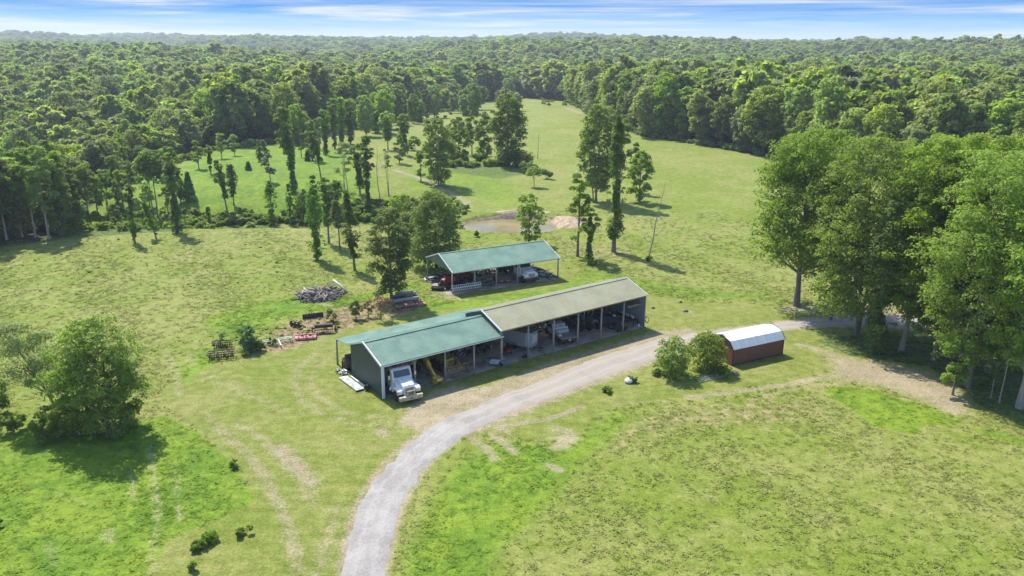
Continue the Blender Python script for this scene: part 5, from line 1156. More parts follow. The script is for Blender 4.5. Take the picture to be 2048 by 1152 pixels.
def tractor(B, s, t, rz, label, body, roll=None, sc=1., loader=False, hood=True, group='tractors in the olive barn'):
    e = put('tractor', B, s, t, rz, label, 'tractor', group); e.scale = (sc,)*3
    b = MB(); b.prism([(-1.5, .75), (-1.5, 1.25), (-1.35, 1.40), (0, 1.50), (0, .75)], -.30, .30, axis='x'); b.build('bonnet', body, e, .05)
    b = MB(); b.box((0, -.2, .65), (.42, 2.6, .35)); b.box((0, .75, .75), (.6, 1.0, .45)); b.build('chassis', DARKM, e, .03)
    MB().box((0, -1.52, 1.02), (.5, .04, .42)).build('grille', BLACK, e)
    for q in (-1, 1):
        f = MB(); f.prism([(-.05, .95), (.15, 1.38), (.75, 1.58), (1.35, 1.35), (1.45, 1.2), (1.25, 1.2), (.75, 1.45), (.25, 1.3), (.08, .95)], *sorted((q*.42, q*.98)), axis='x'); f.build('fender', body, e, .02)
        wheel(e, q*.78, .75, .70, .42, 'rear_wheel', M("tractor rim", (.35, .33, .28), .6) if False else CREAM); wheel(e, q*.62, -1.15, .40, .24, 'front_wheel', CREAM)
        MB().box((q*.3, -1.545, 1.2), (.1, .02, .08)).build('headlight', LAMP, e)
    st = MB(); st.box((0, .7, 1.22), (.5, .5, .12)); st.box((0, .95, 1.48), (.5, .1, .5)); st.build('seat', BLACK, e, .03)
    MB().lathe([(.17, -.015), (.21, -.02), (.21, .02), (.17, .015)], (0, .15, 1.62), 'z', 14).build('steering_wheel', BLACK, e)
    MB().tube([(.15, -.9, 1.4), (.15, -.9, 2.1)], .035, 8).build('exhaust_pipe', DARKM, e)
    if roll:
        r = MB(); r.tube([(-.62, 1.15, 1.0), (-.62, 1.2, 2.45), (.62, 1.2, 2.45), (.62, 1.15, 1.0)], .045, 8); r.tube([(-.62, .1, 1.5), (-.62, .0, 2.4), (-.62, 1.2, 2.45)], .04, 8); r.tube([(.62, .1, 1.5), (.62, .0, 2.4), (.62, 1.2, 2.45)], .04, 8); r.build('roll_frame', roll, e)
    if loader:
        for q in (-1, 1):
            a = MB(); fillet_arm(a, [(.0, 1.35), (-1.6, 1.25), (-2.35, .4)], tuple(sorted((q*.44, q*.54))), [.12, .18, .12]); a.build('loader_arm', body, e)
        k = MB(); k.prism([(-2.3, .1), (-2.85, .06), (-2.85, .12), (-2.38, .18), (-2.34, .62), (-2.5, .7), (-2.24, .68)], -.9, .9, axis='x'); k.build('bucket', DARKM, e)
    return e
def build_tractors():
    dk = M("near black green tractor paint", (.028, .045, .032), .45); gr = M("faded grey tractor paint", (.16, .17, .17), .5); bl = M("dark blue tractor paint", (.03, .05, .10), .45)
    tractor(AB, 30.6, 4.6, 18, "dark tractor with pale wheels at the back of the empty bay of the olive barn", dk, sc=.95)
    tractor(AB, 32.3, 4.0, -10, "tractor with a pale roll frame in the olive barn", gr, WPLAST, 1.05)
    tractor(AB, 34.0, 3.0, 34, "black tractor with its bonnet turned to the right, nearest the drive", bl, None, 1.1, True)
    tractor(AB, 28.6, 6.0, 0, "low dark tractor against the back wall of the olive barn", dk, None, .85)
    tractor(CB, 1.1, 3.5, -62, "old red tractor at the left end of the open rear shed", REDP, None, 1.15, False, group='red tractors in the rear shed')
    tractor(CB, 4.0, 4.6, -55, "second red tractor deeper in the rear shed behind the ladders", REDP, None, 1.0, False, group='red tractors in the rear shed')
    # riding mower
    e = put('riding_mower', AB, 18.35, 2.9, -30, "small red riding mower just inside the olive barn", 'mower')
    b = MB(); b.prism([(-.8, .3), (-.75, .62), (-.1, .75), (-.1, .3)], -.28, .28, axis='x'); b.box((0, .4, .42), (.75, .8, .25)); b.build('body', REDP, e, .04)
    s = MB(); s.box((0, .35, .62), (.42, .38, .1)); s.box((0, .55, .82), (.42, .08, .38)); s.build('seat', BLACK, e, .02); MB().box((0, -.05, .2), (1.1, .6, .14)).build('mower_deck', REDP, e, .03)
    for x, y, r_ in ((-.4, .5, .25), (.4, .5, .25), (-.36, -.62, .18), (.36, -.62, .18)): wheel(e, x, y, r_, .16)
    st = MB(); st.tube([(0, -.2, .7), (0, .02, .95)], .02, 6); st.lathe([(.13, -.012), (.16, -.012), (.16, .012), (.13, .012)], (0, .02, .96), 'z', 12); st.build('steering_wheel', BLACK, e)
def heap(name, p, rz, label, cat, mats, n, ext, seed, lens=(.5, 1.6), r=(.03, .08), hmax=.8, kind='bar', group=None, up_=.25):
    """a loose pile of bars or logs: one thing, its pieces in a few meshes by material"""
    rg = np.random.default_rng(seed); e = empty(name, p, rz, label, cat, group)
    for nm, mt, share in mats:
        mb = MB()
        for _ in range(int(n*share)):
            a = rg.random()*6.28; rr = math.sqrt(rg.random()); x, y = math.cos(a)*rr*ext[0], math.sin(a)*rr*ext[1]; z = max(.06, hmax*(1-rr**1.5)*rg.random())
            d = rg.random()*6.28; ln = rg.uniform(*lens)/2; tz = rg.normal(0, up_)*ln; v = np.array([math.cos(d)*ln, math.sin(d)*ln, tz]); c = np.array([x, y, z+abs(tz)*.6]); q = rg.uniform(*r)
            if kind == 'bar' and rg.random() < .4: mb.box(c, (ln*2, q*3, q*1.2), (rg.normal(0, .2), rg.normal(0, .15), d))
            else: mb.tube([c-v, c+v*.1+rg.normal(0, .04, 3), c+v], [q, q*.95, q*.8], 7)
        mb.build(nm, mt, e)
    return e
def harrow(u, v, rz, wd, label, group=None, rows=2):
    p = at(u, v); e = empty('disc_harrow', tuple(p), R(rz), label, 'harrow', group); f = MB()
    for k in range(rows+1): f.box((0, k*.7-.35*rows, .72), (wd, .10, .10))
    for x in np.linspace(-wd/2, wd/2, 4): f.box((x, 0, .73), (.09, .7*rows, .09))
    f.tube([(0, -.35*rows, .7), (0, -.35*rows-1.1, .45)], .05, 6); f.build('frame', RUST, e)
    d = MB()
    for k in range(rows):
        for x in np.arange(-wd/2+.15, wd/2, .26): d.lathe([(.02, -.02), (.27, .04), (.28, .05), (.27, .055), (.02, .0)], (x, k*.7-.15*rows, .28), 'x', 14)
        d.tube([(-wd/2, k*.7-.15*rows, .28), (wd/2, k*.7-.15*rows, .28)], .03, 6)
    d.build('disc_gang', RUST, e)
    a = MB()
    for k in range(rows):
        for x in np.linspace(-wd/2+.3, wd/2-.3, 4): a.box((x, k*.7-.15*rows+.05, .5), (.07, .06, .45), (R(15), 0, 0))
    a.build('hanger', RUST, e); return e
def deck(u, v, rz, w, d, label, seed):
    p = at(u, v); e = empty('mower_deck', tuple(p), R(rz), label, 'mower', 'faded red mower decks lying in the grass')
    m = MB(); m.prism([(-d/2, .12), (-d/2+.15, .32), (d/2-.15, .32), (d/2, .12)], -w/2, w/2, axis='x'); m.build('deck', PINKRED, e, .02)
    f = MB()
    for x in (-w*.33, 0, w*.33): f.box((x, 0, .36), (.07, d, .07))
    f.box((0, d*.15, .37), (w, .07, .07)); f.build('frame', RUST, e)
    for x in (-w*.18, w*.2):
        g = MB(); g.lathe([(.2, .3), (.2, .48), (.12, .58), (.05, .60), (.02, .60)], (x, 0, 0), 'z', 14); g.build('gearbox', PINKRED, e)
    h = MB(); h.tube([(-.35, -d/2, .3), (0, -d/2-.2, .9), (.35, -d/2, .3)], .035, 6); h.tube([(0, -d/2-.2, .9), (0, d*.3, .4)], .025, 6); h.build('hitch', RUST, e)
    wheel(e, -w*.4, d/2+.3, .2, .12); wheel(e, w*.4, d/2+.3, .2, .12)
def build_clutter():
    # ladders hung along the front of the rear shed
    for i, (z, lb) in enumerate(((1.35, "long pale ladder hung on the rear shed's front posts, the upper one"), (.92, "long pale ladder hung on the rear shed's front posts, the lower one"))):
        e = put('ladder', CB, 2.2+.1*i, -.22-.05*i, 0, lb, 'ladder', 'ladders hung on the rear shed', z=z-.2); r = MB()
        r.box((0, 0, -.19), (4.9, .05, .07)); r.box((0, 0, .17), (4.9, .05, .07)); r.build('rail', WPLAST, e); g = MB()
        for k in range(15): g.box((-2.3+k*.33, 0, -.01), (.06, .04, .30))
        g.build('rung', WPLAST, e)
    e = put('land_roller', CB, -1.3, 2.5, -35, "black ribbed roller beside the red tractor at the end of the rear shed", 'roller')
    for i in range(2):
        r = MB(); r.lathe([(.03, -.9), (.24, -.9), (.24, .9), (.03, .9)], (0, i*.55, .28), 'x', 16)
        for k in range(9): r.lathe([(.23, -.02), (.30, -.02), (.30, .02), (.23, .02)], (-.8+k*.2, i*.55, .28), 'x', 16)
        r.build('drum', BLACK, e)
    f = MB(); f.box((0, .28, .62), (1.9, .08, .07)); f.box((-.95, .28, .45), (.07, .9, .3)); f.box((.95, .28, .45), (.07, .9, .3)); f.build('frame', DARKM, e)
    heap('lumber_pile', inb(CB, 6.3, 2.1, .02), CB[2], "tangled pile of brown boards and rods behind the ladders in the rear shed", 'pile', [('board', LUMBER, .5), ('rod', RUST, .5)], 70, (1.7, 1.3), 5, (1., 2.4), (.03, .06), .8)
    e = put('flatbed_trailer', CB, 9.35, 1.0, -12, "low red trailer with a grey plank deck in the middle of the rear shed", 'trailer')
    d = MB()
    for k in range(8): d.box((-.98+k*.28, 2.1, .68+.003*(k % 2)), (.27, 4.2, .06))
    d.build('deck', WOODB, e); f = MB(); f.box((0, -.05, .58), (2.3, .10, .26)); f.box((-1.15, 2.1, .58), (.07, 4.2, .2)); f.box((1.15, 2.1, .58), (.07, 4.2, .2)); f.build('frame', REDP, e)
    for s in (-1, 1): MB().box((s*.5, -.11, .5), (.3, .02, .1)).build('tail_light', LAMP, e); wheel(e, s*1.0, 2.6, .33, .2)
    heap('scrap_pile', inb(CB, 17.3, 4.0, .02), CB[2], "low scatter of scrap metal under the right end of the rear shed", 'pile', [('bar', RUST, .45), ('rod', DARKM, .3), ('pale_scrap', ALU, .25)], 110, (1.5, 4.6), 6, (.4, 1.6), (.03, .08), .5)
    heap('scrap_pile', inb(CB, 1.6, 8.3, .02), CB[2], "rusty scrap heap in the back left corner of the rear shed", 'pile', [('bar', RUST, .6), ('wire', DARKM, .2), ('pale_scrap', ALU, .2)], 130, (2.9, 2.2), 7, (.4, 1.6), (.03, .07), .9)
    heap('scrap_pile', inb(CB, 8.2, 8.2, .02), CB[2], "long row of junk along the back of the rear shed", 'pile', [('bar', RUST, .5), ('crate_board', LUMBER, .3), ('pale_scrap', ALU, .2)], 150, (3.8, 1.2), 8, (.4, 1.5), (.04, .09), 1.3, up_=.6)
    e = put('workbench', CB, -.1, 7.2, 12, "pale frame bench at the left end of the rear shed", 'bench'); t = MB(); t.box((0, 0, .8), (1.6, .7, .06)); t.build('top', ALU, e)
    for x in (-.72, .72):
        for y in (-.28, .28): MB().box((x, y, .38), (.06, .06, .78)).build('leg', ALU, e)
    # in the barns
    heap('scrap_pile', inb(AB, 15.5, 5.6, .02), AB[2], "dark heap of parts at the back where the two barns meet", 'pile', [('part', DARKM, .6), ('pale_scrap', ALU, .25), ('red_part', REDP, .15)], 110, (2.3, 1.3), 9, (.3, 1.2), (.04, .1), 1.4, up_=.7)
    heap('scrap_pile', inb(AB, 23.0, 6.5, .02), AB[2], "junk heaped along the olive barn's back wall behind the trailer", 'pile', [('part', DARKM, .7), ('pale_scrap', ALU, .3)], 120, (3.0, .7), 10, (.3, 1.3), (.04, .1), 1.6, up_=.8)
    heap('scrap_pile', inb(AB, 36.0, 5.8, .02), AB[2], "dark clutter in the back right corner of the olive barn", 'pile', [('part', DARKM, .7), ('box_scrap', TAN, .15), ('pale_scrap', ALU, .15)], 120, (1.9, 1.2), 12, (.3, 1.1), (.04, .1), 1.3, up_=.7)
    heap('scrap_pile', inb(AB, 12.6, 6.3, .02), AB[2], "white and grey rubbish at the back of the green barn's last bay", 'pile', [('part', WPLAST, .3), ('metal', ALU, .3), ('dark_part', DARKM, .4)], 90, (1.9, .8), 13, (.3, 1.0), (.04, .1), 1.0, up_=.6)
    e = put('wheelbarrow', AB, 14.6, .35, 40, "white tub wheelbarrow tipped by the post between the two barns", 'wheelbarrow'); b = MB(); b.add([(-.3, -.4, .35), (.3, -.4, .35), (.35, .4, .35), (-.35, .4, .35), (-.42, -.6, .65), (.42, -.6, .65), (.45, .55, .62), (-.45, .55, .62)], [(3, 2, 1, 0), (0, 1, 5, 4), (1, 2, 6, 5), (2, 3, 7, 6), (3, 0, 4, 7)]); b.build('tub', WPLAST, e)
    h = MB(); h.tube([(-.12, -.7, .2), (-.3, .9, .55)], .025, 6); h.tube([(.12, -.7, .2), (.3, .9, .55)], .025, 6); h.tube([(-.25, .45, .5), (-.25, .5, .0)], .02, 6); h.tube([(.25, .45, .5), (.25, .5, .0)], .02, 6); h.build('handle', LUMBER, e); wheel(e, .001, -.72, .2, .1)
    e = put('water_drum', AB, 15.65, .25, 0, "blue grey drum beside the post between the two barns", 'drum'); b = MB(); b.lathe([(.02, 0), (.28, 0), (.29, .3), (.28, .31), (.28, .6), (.29, .61), (.28, .88), (.02, .86)], (0, 0, 0), 'z', 18); b.build('barrel', M("blue grey drum paint", (.16, .22, .30), .5), e); MB().lathe([(.02, .86), (.04, .86), (.04, .90), (.02, .90)], (.12, 0, 0), 'z', 10).build('bung', WPLAST, e)
    e = put('hand_truck', AB, 19.1, .5, 10, "small dark hand truck standing by the first post of the olive barn", 'hand truck'); b = MB(); b.tube([(-.22, 0, .1), (-.22, .1, 1.2), (.22, .1, 1.2), (.22, 0, .1)], .025, 6); b.box((0, .05, .6), (.42, .03, .05)); b.box((0, .03, .35), (.42, .03, .05)); b.box((0, -.15, .06), (.42, .3, .03)); b.build('frame', DARKM, e); wheel(e, -.26, .08, .13, .07); wheel(e, .26, .08, .13, .07)
    e = put('tiller', AB, 34.75, .25, 0, "small tilling machine with an orange guard and spread tines in front of a barn post", 'tiller'); g = MB(); g.prism([(-.3, .75), (-.2, 1.15), (.05, 1.3), (.12, 1.22), (-.05, 1.05), (-.15, .7)], -.16, .16, axis='x'); g.build('guard', M("orange paint", (.62, .25, .03), .5), e, .02)
    b = MB(); b.tube([(0, 0, .2), (0, .1, .8)], .04, 6); b.tube([(0, .1, .8), (-.3, .7, 1.1)], .02, 6); b.tube([(0, .1, .8), (.3, .7, 1.1)], .02, 6)
    for k in range(9): a = -1.3+k*.32; b.tube([(0, -.1, .35), (math.sin(a)*.75, -.15-.35*math.cos(a), .30), (math.sin(a)*.95, -.2-.45*math.cos(a), .02)], .02, 5)
    b.build('tine_frame', DARKM, e); wheel(e, -.62, .1, .2, .1); wheel(e, .62, .1, .2, .1)
    # bench and shelves in the right end bay
    e = put('workbench', AB, 37.6, 2.6, 0, "long dark workbench along the right end wall of the olive barn", 'bench'); b = MB(); b.box((0, 0, .88), (.9, 4.2, .07)); b.build('top', DARKM, e)
    for x in (-.4, .4):
        for y in (-2., 0, 2.): MB().box((x, y, .43), (.08, .08, .86)).build('leg', DARKM, e)
    e = put('wall_shelf', AB, 38.05, 3.4, 0, "high timber loft shelf on the right end wall", 'shelf'); MB().box((-.7, 0, 3.0), (1.7, 5.5, .07)).build('board', LUMBER, e); MB().box((-1.5, -2.7, 2.95), (.1, .1, .2)).build('bracket', LUMBER, e); b = MB(); b.box((-.8, -2.78, 2.98), (2.4, .05, .22)); b.build('front_board', WOODB, e)
    e = put('shelf_rack', AB, 36.4, 7.1, 0, "dark shelf rack with white bottles on the back wall", 'shelf')
    for z in (.6, 1.3, 2.0, 2.7): MB().box((0, 0, z), (3.2, .4, .04)).build('shelf', DARKM, e)
    for x in (-1.6, 1.6): MB().box((x, 0, 1.4), (.05, .4, 2.8)).build('upright', DARKM, e)
    bt = None; rg = random.Random(4)
    spots = [(AB, 35.0+.26*k, 7.02, 2.04, "white bottle on the rack along the back wall", 'bottles on the back shelf rack') for k in range(11)]+[(AB, 37.75+.1*(k % 3), 1.2+.32*k, .935, "white jug on the long workbench", 'jugs on the long workbench') for k in range(9)]
    for (B, s, t, z, lb, g) in spots:
        if bt is None:
            bt = put('bottle', B, s, t, 0, lb, 'bottle', g, z=z); MB().lathe([(.02, 0), (.10, 0), (.10, .24), (.04, .31), (.04, .33)], (0, 0, 0), 'z', 12).build('body', WPLAST, bt); MB().lathe([(.01, .33), (.045, .33), (.045, .37), (.01, .37)], (0, 0, 0), 'z', 10).build('cap', BLUEP, bt)
        else:
            c = copy_tree(bt); c.location = inb(B, s, t, z); tag(c, lb, 'bottle', g)
    e = put('paint_bucket', AB, 37.85, .25, 0, "white bucket on the floor at the open end of the workbench", 'bucket'); MB().lathe([(.02, 0), (.16, 0), (.19, .40), (.02, .40)], (0, 0, 0), 'z', 16).build('pail', WPLAST, e); MB().tube([(-.19, 0, .36), (-.1, .0, .5), (.1, 0, .5), (.19, 0, .36)], .01, 5).build('handle', DARKM, e)
    for i, (s, t, lb) in enumerate(((36.6, 1.4, "cardboard box under the workbench, the left one"), (37.0, 1.1, "cardboard box under the workbench, the right one"))):
        e = put('cardboard_box', AB, s, t, 15*i, lb, 'box', 'cardboard boxes by the workbench'); b = MB(); b.box((0, 0, .2), (.42, .36, .4)); b.build('carton', TAN, e); f = MB(); f.box((-.22, 0, .42), (.2, .36, .015), (0, R(25), 0)); f.box((.22, 0, .42), (.2, .36, .015), (0, R(-25), 0)); f.build('flap', TAN, e)
    e = put('green_tarp', AB, 37.3, 4.5, 0, "bundled dark green tarp on the loft shelf", 'tarp', z=3.06); b = MB(); b.lathe([(.05, -.9), (.32, -.8), (.38, -.2), (.30, .3), (.36, .7), (.05, .9)], (0, 0, .33), 'y', 12); b.build('folds', M("green tarp", (.02, .09, .07), .6), e); MB().lathe([(.37, -.03), (.395, -.03), (.395, .03), (.37, .03)], (0, -.2, .33), 'y', 12).build('strap', WPLAST, e)
    e = put('garden_hose', AB, 38.95, -.1, 0, "coil of dark hose hung on the right corner of the olive barn", 'hose', z=.9); b = MB(); b.tube([(0, .35*math.cos(a), .45*math.sin(a)) for a in np.linspace(0, 6.0, 22)], .03, 6); b.tube([(.05, .30*math.cos(a), .40*math.sin(a)) for a in np.linspace(.4, 6.2, 22)], .03, 6); b.build('coil', BLACK, e); MB().box((-.12, 0, .2), (.2, .06, .06)).build('hook', RUST, e)
    # by the left gable
    e = put('ramp_plank', AB, -1.15, 5.2, 0, "wide pale ramp lying along the green barn's gable wall", 'ramp', z=.03); b = MB(); b.box((-.05, 0, .16), (.95, 4.3, .05)); b.build('plate', ALU, e); b = MB(); b.box((-.52, 0, .12), (.05, 4.3, .16)); b.box((.42, 0, .12), (.05, 4.3, .16)); b.build('side_rail', ALU, e)
    e = put('metal_channel', AB, -.38, 5.1, 0, "narrow white channel between the pale ramp and the gable wall", 'channel', z=.03); b = MB(); b.box((0, 0, .15), (.16, 3.9, .03)); b.box((-.07, 0, .08), (.02, 3.9, .14)); b.box((.07, 0, .08), (.02, 3.9, .14)); b.build('web', WPLAST, e); MB().box((0, -1.9, .17), (.18, .08, .02)).build('end_plate', ALU, e)
    e = put('spare_wheel', AB, -.55, 2.75, 35, "loose wheel leaning at the foot of the ramp", 'wheel'); wheel(e, .001, 0, .34, .2, 'tyre', CREAM)
    e = put('round_baler_part', AB, .55, 9.3, 0, "rusty drum shape standing under the lean-to", 'machine'); b = MB(); b.lathe([(.05, -.6), (.7, -.6), (.78, 0), (.7, .6), (.05, .6)], (0, 0, .8), 'x', 16); b.build('drum', RUST, e); b = MB(); b.box((0, .8, .4), (1.2, .1, .8)); b.box((0, 0, 1.65), (.9, .5, .25)); b.build('frame', DARKM, e)
    heap('scrap_pile', inb(AB, -.6, 8.9, .02), AB[2], "small heap of pale metal under the lean-to corner", 'pile', [('pale_scrap', ALU, .7), ('dark_part', DARKM, .3)], 30, (.6, 1.0), 14, (.3, .9), (.03, .08), .4)
    # brush pile of cut logs
    p = at(640, 592); heap('log_pile', tuple(p), R(10), "big heap of bleached cut logs in the left field", 'pile', [('log', M("bleached log", (.27, .235, .20), .9, var=.35, scale=2, col2=(.12, .09, .07)), .5), ('branch', BARK, .3), ('dark_log', M("dark rotten log", (.13, .10, .08), .9), .2)], 230, (3.4, 2.9), 15, (.6, 2.4), (.06, .16), 1.1, 'log', up_=.3)
    for u, v, u2, v2, r_, lb in ((618, 590, 636, 604, .16, "fallen log jutting from the near side of the log heap"), (668, 572, 694, 587, .20, "pale straight log on the right shoulder of the log heap"), (608, 578, 622, 594, .13, "thin log on the left of the log heap")):
        a, b_ = at(u, v), at(u2, v2); e = empty('log', tuple(a), 0, lb, 'log', 'loose logs at the heap'); d = b_-a; zz = .9 if 'shoulder' in lb else .2
        MB().tube([(0, 0, zz), tuple(d*.5+[0, 0, zz*.8]), tuple(d+[0, 0, .2])], [r_, r_*.95, r_*.85], 9).build('stem', M("pale log bark", (.36, .33, .29), .9, var=.2), e); MB().tube([tuple(d+[0, 0, .2]), tuple(d*1.012+[0, 0, .2])], r_*.8, 9).build('cut_end', TAN, e)
    p = at(605, 583); plant(tuple(p), make_tree(1.2, 1.3, 'dead', 801, base=.05, lobes=16, trunk_r=.05), 'brush_heap', "dark brushwood at the left foot of the log heap", 'brush'); bpy.data.objects['brush_heap'].scale = (1.3, 1.3, .7)
    # culvert pipes
    GREYC = M("grey concrete pipe", (.30, .29, .27), .8, var=.15); q = None
    for k, (du, dv, z, lb) in enumerate(((0, 0, .34, "front grey culvert pipe of the stack behind the tree"), (-2, -5, .34, "middle grey culvert pipe of the stack behind the tree"), (-4, -10, .34, "rear grey culvert pipe of the stack behind the tree"), (-3, -7, .88, "top pipe lying across the culvert stack"))):
        p = at(812+du, 604+dv); e = empty('culvert_pipe', (p[0], p[1], z), R(27), lb, 'pipe', 'stack of culvert pipes'); b = MB(); n = 18; L_ = 1.9 if k < 3 else 1.3; ro, ri = .30, .24
        vs = [(sx*L_, r_*math.cos(a), r_*math.sin(a)) for sx in (-1, 1) for r_ in (ro, ri) for a in np.linspace(0, 2*math.pi, n, endpoint=False)]; fs = []
        for i in range(n): j = (i+1) % n; fs += [(i, j, 2*n+j, 2*n+i), (n+i, 3*n+i, 3*n+j, n+j), (i, n+i, n+j, j), (2*n+i, 2*n+j, 3*n+j, 3*n+i)]
        b.add(vs, fs, True); b.build('barrel', GREYC if k != 1 else DARKM, e); MB().lathe([(ro, -.08), (ro+.03, -.08), (ro+.03, .08), (ro, .08)], (L_-.1, 0, 0), 'x', 18).build('collar', GREYC, e)
    deck(830, 610, 22, 3.0, 1.9, "faded red mower deck with gearboxes by the culvert pipes", 1); deck(612, 676, 12, 2.6, 1.9, "pinkish mower deck lying in the dead weeds between rusty tools", 2)
    harrow(443, 716, 16, 3.0, "large rusty disc harrow at the left end of the implement row"); harrow(446, 694, 12, 2.4, "smaller rusty harrow behind the large one", rows=1)
    # green beam implement
    p = at(551, 688); e = empty('tool_beam', tuple(p), R(27), "pale green tool beam with a drawbar lying in the weeds", 'implement'); PG = M("pale green paint", (.42, .52, .40), .6, var=.15); b = MB(); b.box((0, .25, .55), (4.0, .12, .12)); b.box((0, -.25, .55), (4.0, .12, .12)); b.box((-1.95, 0, .55), (.12, .6, .12)); b.box((1.95, 0, .55), (.12, .6, .12)); b.build('beam', PG, e); MB().box((.35, -1.0, .48), (.14, 1.6, .12), (R(8), 0, 0)).build('drawbar', PG, e)
    for x in (-1.8, 0, 1.8): MB().box((x, 0, .27), (.1, .1, .54)).build('leg', PG, e)
    p = at(593, 655); e = empty('plough', tuple(p), R(60), "small rust brown plough standing in the grass", 'plough'); b = MB(); b.box((0, 0, .75), (.12, 1.9, .12)); b.tube([(0, -.9, .75), (0, -.95, 1.25), (0, -.4, .8)], .04, 6); b.build('beam', RUST, e)
    for y in (-.5, .2, .9): b = MB(); b.prism([(y-.1, .75), (y+.12, .75), (y+.32, .3), (y+.15, .05), (y-.25, .03), (y, .35)], -.06, .12, axis='x'); b.box((.16, y+.05, .28), (.05, .55, .4), (0, R(-20), R(20))); b.build('share', RUST, e)
    p = at(626, 636); e = empty('grader_blade', tuple(p), R(24), "dark flat grader blade in the grass behind the rusty seed drill", 'blade'); b = MB(); b.prism([(-.08, .02), (-.16, .35), (-.08, .7), (-.02, .7), (-.10, .35), (-.02, .02)], -1.4, 1.4, axis='x'); b.build('blade', DARKM, e); b = MB(); b.box((0, .5, .55), (.12, 1.1, .1)); b.tube([(-.35, .9, .4), (0, 1.0, 1.0), (.35, .9, .4)], .035, 6); b.build('hitch', RUST, e)
    p = at(648, 665); e = empty('seed_drill', tuple(p), R(14), "rust coloured seed drill with a long hopper at the weedy bank", 'seed drill'); b = MB(); b.prism([(-.22, .75), (-.3, 1.15), (.3, 1.15), (.22, .75)], -1.15, 1.15, axis='x'); b.build('hopper', RUST, e, .01); b = MB(); b.box((0, -.45, .55), (2.4, .1, .1)); b.box((0, .45, .55), (2.4, .1, .1)); b.build('frame', RUST, e); b = MB()
    for x in np.linspace(-1.1, 1.1, 9): b.lathe([(.02, -.01), (.2, -.01), (.2, .01), (.02, .01)], (x, -.45, .22), 'x', 12); b.tube([(x, 0, .8), (x, -.4, .3)], .02, 5)
    b.build('disc_gang', RUST, e); wheel(e, -1.45, .2, .42, .14, rim=RUST); wheel(e, 1.45, .2, .42, .14, rim=RUST)
    # rusty bar frame near the dead bushes
    p = at(815, 622); e = empty('bar_frame', tuple(p), R(28), "dark rusty bar frame in the shade left of the red mower deck", 'implement'); b = MB(); b.box((0, 0, .45), (3.2, .12, .12)); b.box((0, .5, .45), (3.2, .1, .1)); b.build('beam', RUST, e); b = MB(); 
    for x in np.linspace(-1.4, 1.4, 7): b.tube([(x, 0, .45), (x, -.2, .2), (x, .05, .02)], .025, 5)
    b.build('tine', RUST, e)
    # tower sections by the red shed
    a, b_ = at(1396, 763), at(1476, 745); d = b_-a; ln = float(np.hypot(d[0], d[1])); e = empty('tower_section', tuple((a+b_)/2), math.atan2(d[1], d[0]), "silver lattice frame lying on the grass below the red shed", 'frame'); r = MB()
    for y, z in ((-.35, .08), (.0, .08), (.35, .12), (.55, .1)): r.box((0, y, z), (ln, .07, .07))
    r.build('rail', ALU, e); r = MB()
    for k in range(9): r.box((-ln/2+.1+k*(ln-.2)/8, .08, .14), (.05, .95, .04), (0, 0, R(25 if k % 2 else -25)))
    r.build('brace', ALU, e)
    p = at(1470, 750); e = empty('timber_block', (p[0], p[1], .16), R(35), "short sawn block lying on the end of the silver frame", 'block'); MB().box((0, 0, .12), (.7, .32, .22)).build('block', TAN, e, .02); MB().box((.352, 0, .12), (.01, .28, .18)).build('end_grain', LUMBER, e)
    # tank lid and black barrel
    p = at(1258, 765); e = empty('well_cover', tuple(p), 0, "white domed tank lid tipped on the grass left of the young trees", 'tank lid'); b = MB(); b.lathe([(.42, 0), (.46, .30), (.50, .32), (.46, .38), (.30, .50), (.10, .55), (.01, .56)], (0, 0, 0), 'z', 22); o = b.build('lid', M("white enamel", (.50, .53, .56), .35, .2), e); o.rotation_euler = (R(14), R(-10), 0); MB().box((.62, .1, .12), (.5, .16, .12), (0, 0, R(20))).build('pump', DARKM, e)
    p = at(1213, 785); e = empty('barrel_stub', tuple(p), R(20), "black open barrel set in a ring of weeds", 'barrel'); b = MB(); n = 16; b.lathe([(.24, 0), (.27, 0), (.28, .62), (.24, .62), (.23, .1), (.01, .1)], (0, 0, 0), 'z', 18); b.build('shell', BLACK, e); MB().box((.28, 0, .48), (.05, .20, .26)).build('pale_flap', WPLAST, e)
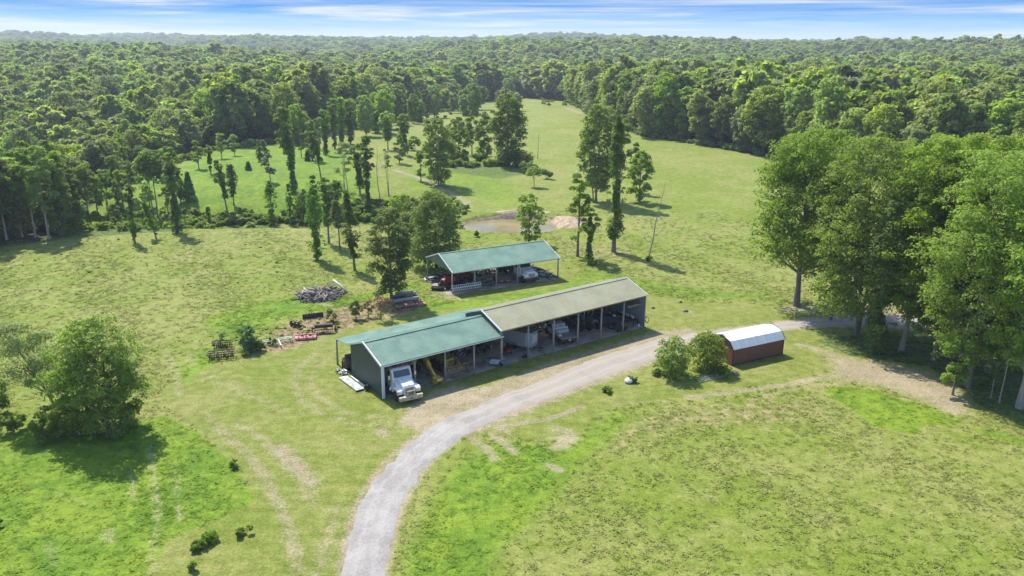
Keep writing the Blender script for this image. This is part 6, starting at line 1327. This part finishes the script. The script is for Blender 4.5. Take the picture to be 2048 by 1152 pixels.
    # stumps in the mown grass
    for u, v, lb in ((1371, 623, "ragged dark stump in the mown grass right of the olive barn"), (1306, 617, "small block of wood in the grass just past the olive barn"), (1361, 605, "little stake with leaves in the mown grass beyond the barns")):
        p = at(u, v); e = empty('tree_stump', tuple(p), 0, lb, 'stump', 'stumps in the mown grass'); k = 1. if 'ragged' in lb else .6; MB().lathe([(.40*k, -.05), (.30*k, .12), (.24*k, .30), (.05, .28)], (0, 0, 0), 'z', 11).build('wood', M("rotten stump wood", (.20, .15, .11), .95, var=.3), e); m = MB()
        for a in (.3, 2.1, 4.0, 5.2): m.tube([(0, 0, .12), (math.cos(a)*.5*k, math.sin(a)*.5*k, .03)], [.09*k, .03], 6)
        m.build('root', RUST, e)
    # dark car under the grove
    p = at(2000, 688); e = empty('parked_car', tuple(p), R(-70), "dark car parked in the shade deep under the grove at the right edge", 'car'); CARP = M("dark blue car paint", (.03, .045, .06), .25, .2); b = MB(); b.prism([(-2.2, .35), (-2.25, .75), (-1.9, .88), (-1.0, .95), (-.3, 1.42), (1.2, 1.45), (1.9, 1.0), (2.2, .9), (2.2, .35)], -.88, .88, axis='x'); b.build('body', CARP, e, .08)
    g = MB(); g.prism([(-.85, .98), (-.28, 1.36), (1.15, 1.38), (1.7, 1.0)], -.89, .89, axis='x'); g.build('window', GLASS, e); g = MB(); g.add([(-.75, -.99, 1.0), (.75, -.99, 1.0), (.68, -.36, 1.415), (-.68, -.36, 1.415)], [(0, 1, 2, 3)]); g.build('windscreen', GLASS, e)
    for x in (-.82, .82):
        for y in (-1.4, 1.35): wheel(e, x, y, .33, .22)
    for x in (-.6, .6): MB().box((x, -2.24, .68), (.35, .05, .14)).build('headlight', LAMP, e)
build_machines()
# ------------------------------------------------------------------ air
def build_haze():
    m = bpy.data.materials.new("summer haze"); m.use_nodes = True; t = NT(m.node_tree)
    v = t.n("VolumePrincipled", ins={'Color': (.80, .88, 1.0, 1), 'Density': .00016, 'Anisotropy': .2}); o = t.n("OutputMaterial"); t.nt.links.new(v.outputs[0], o.inputs['Volume'])
    mb = MB(); mb.box((0, 3000, 27.7), (14000, 7000, 90.6)); tag(mb.build("haze", m), kind='stuff')
    bpy.data.objects['haze'].location = (0, 0, 0)
build_haze()
